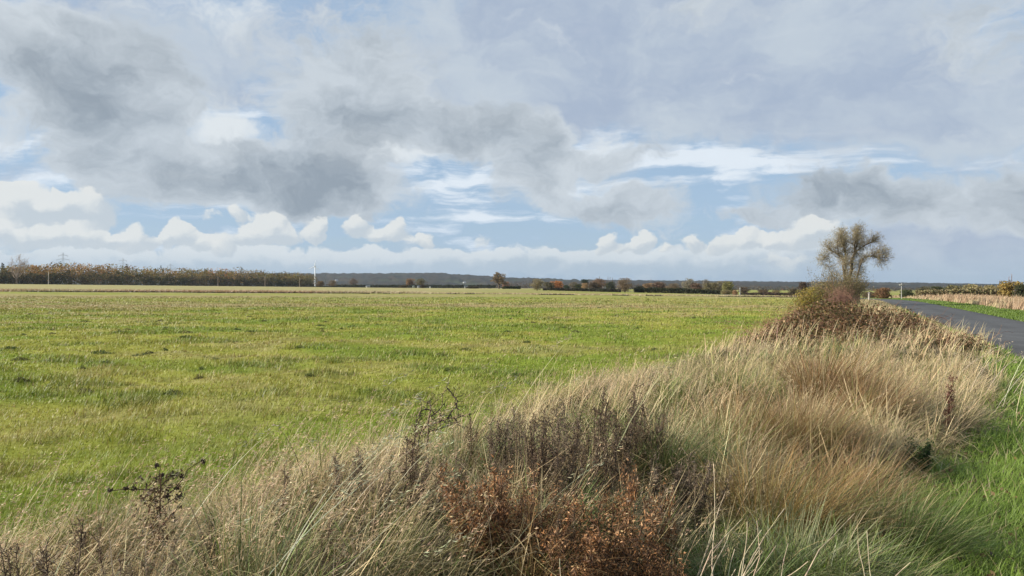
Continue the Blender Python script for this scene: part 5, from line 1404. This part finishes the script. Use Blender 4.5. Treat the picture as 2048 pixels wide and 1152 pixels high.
seed_grass(375, 872, .72, 4, PG, 'few lone seed grass stalks nearest the thistle', .2)
seed_grass(1120, 720, .95, 10, (0.50, 0.42, 0.24), 'tall straw seed grass on the crest above the dark weed spires', .4)
seed_grass(1965, 672, .95, 16, (0.60, 0.50, 0.36), 'pale feathery seed grass silhouetted against the lane', .5)
seed_grass(2005, 700, .72, 7, (0.56, 0.46, 0.33), 'lower feathery seed grass at the lane edge', .4)

# dark weedy clumps scattered over the pasture
def field_clumps():
    protos = []
    for k in range(3):
        g = Geo(); n = 420
        th = rng.uniform(0, 6.28, n); q = np.sqrt(rng.random(n))
        q *= 1+.35*np.sin(3*th+k)+.2*np.sin(7*th); P = np.stack([q*np.cos(th), q*np.sin(th)*.7, 0.26*np.clip(1-q*q, 0, 1)*rng.random(n)+.03], 1)
        g.cards(P, rng.uniform(.06, .15, n), rng.uniform(.03, .07, n), jitter([(0.065, 0.105, 0.03), (0.085, 0.105, 0.035), (0.12, 0.105, 0.045)][k], n, .3), up=(0, 0, .6))
        g.blades(P[:160]*np.array([1, 1, 0]), .28, .018, rng.uniform(0, 6.28, 160), rng.uniform(.2, .9, 160), .5, jitter((0.06, 0.09, 0.025), 160, .25), 3)
        protos.append(g.mesh('field_weed', M_LEAF))
    pts = [(200,700,36),(100,712,34),(40,716,30),(20,692,30),(285,706,46),(370,664,30),(372,674,26),(430,712,24),(460,680,44),(474,656,18),(170,640,20),(215,632,16),(310,628,16),(240,660,28),(255,654,24),
           (435,625,14),(500,632,12),(125,592,7),(420,611,10),(345,778,40),(170,776,40),(500,660,22),(760,632,16),(800,640,14),(705,650,18),(640,648,20),(560,645,16),(1015,660,18),(1055,680,16),(1150,660,18),(1085,612,10),
           (1220,645,12),(880,705,30),(930,695,26),(895,735,18),(1065,642,12),(985,610,8),(820,600,6),(690,604,6),(1330,612,8),(1240,612,8),(1420,660,12),(590,612,8),(60,628,10),(105,662,18),(330,695,14),(620,745,22),(40,756,26)]
    for _ in range(60):
        py = 588+10**rng.uniform(.6, 2.25); px = rng.uniform(0, min(1500, 2000-(py-590)*6))
        pts.append((px, py, rng.uniform(.06, .16)*(py-575)+3))
    for i, (px, py, w) in enumerate(pts):
        x, y, z = spot(px, py, 0.08)
        if x > left_edge(y)-.6: continue
        s = w/FPX*y*0.6
        o = bpy.data.objects.new('field_weed', protos[i % 3]); COL.objects.link(o)
        o.location = (x, y, z-.02); o.rotation_euler.z = rng.uniform(-.5, .5)+(math.pi if i % 2 else 0); zz = min(1.0, max(.35, s*.5)); o.scale = (s, s, zz)
        tag(o, 'dark green weedy clump scattered on the open pasture', 'weed clump', 'dark weed clumps over the pasture')
field_clumps()
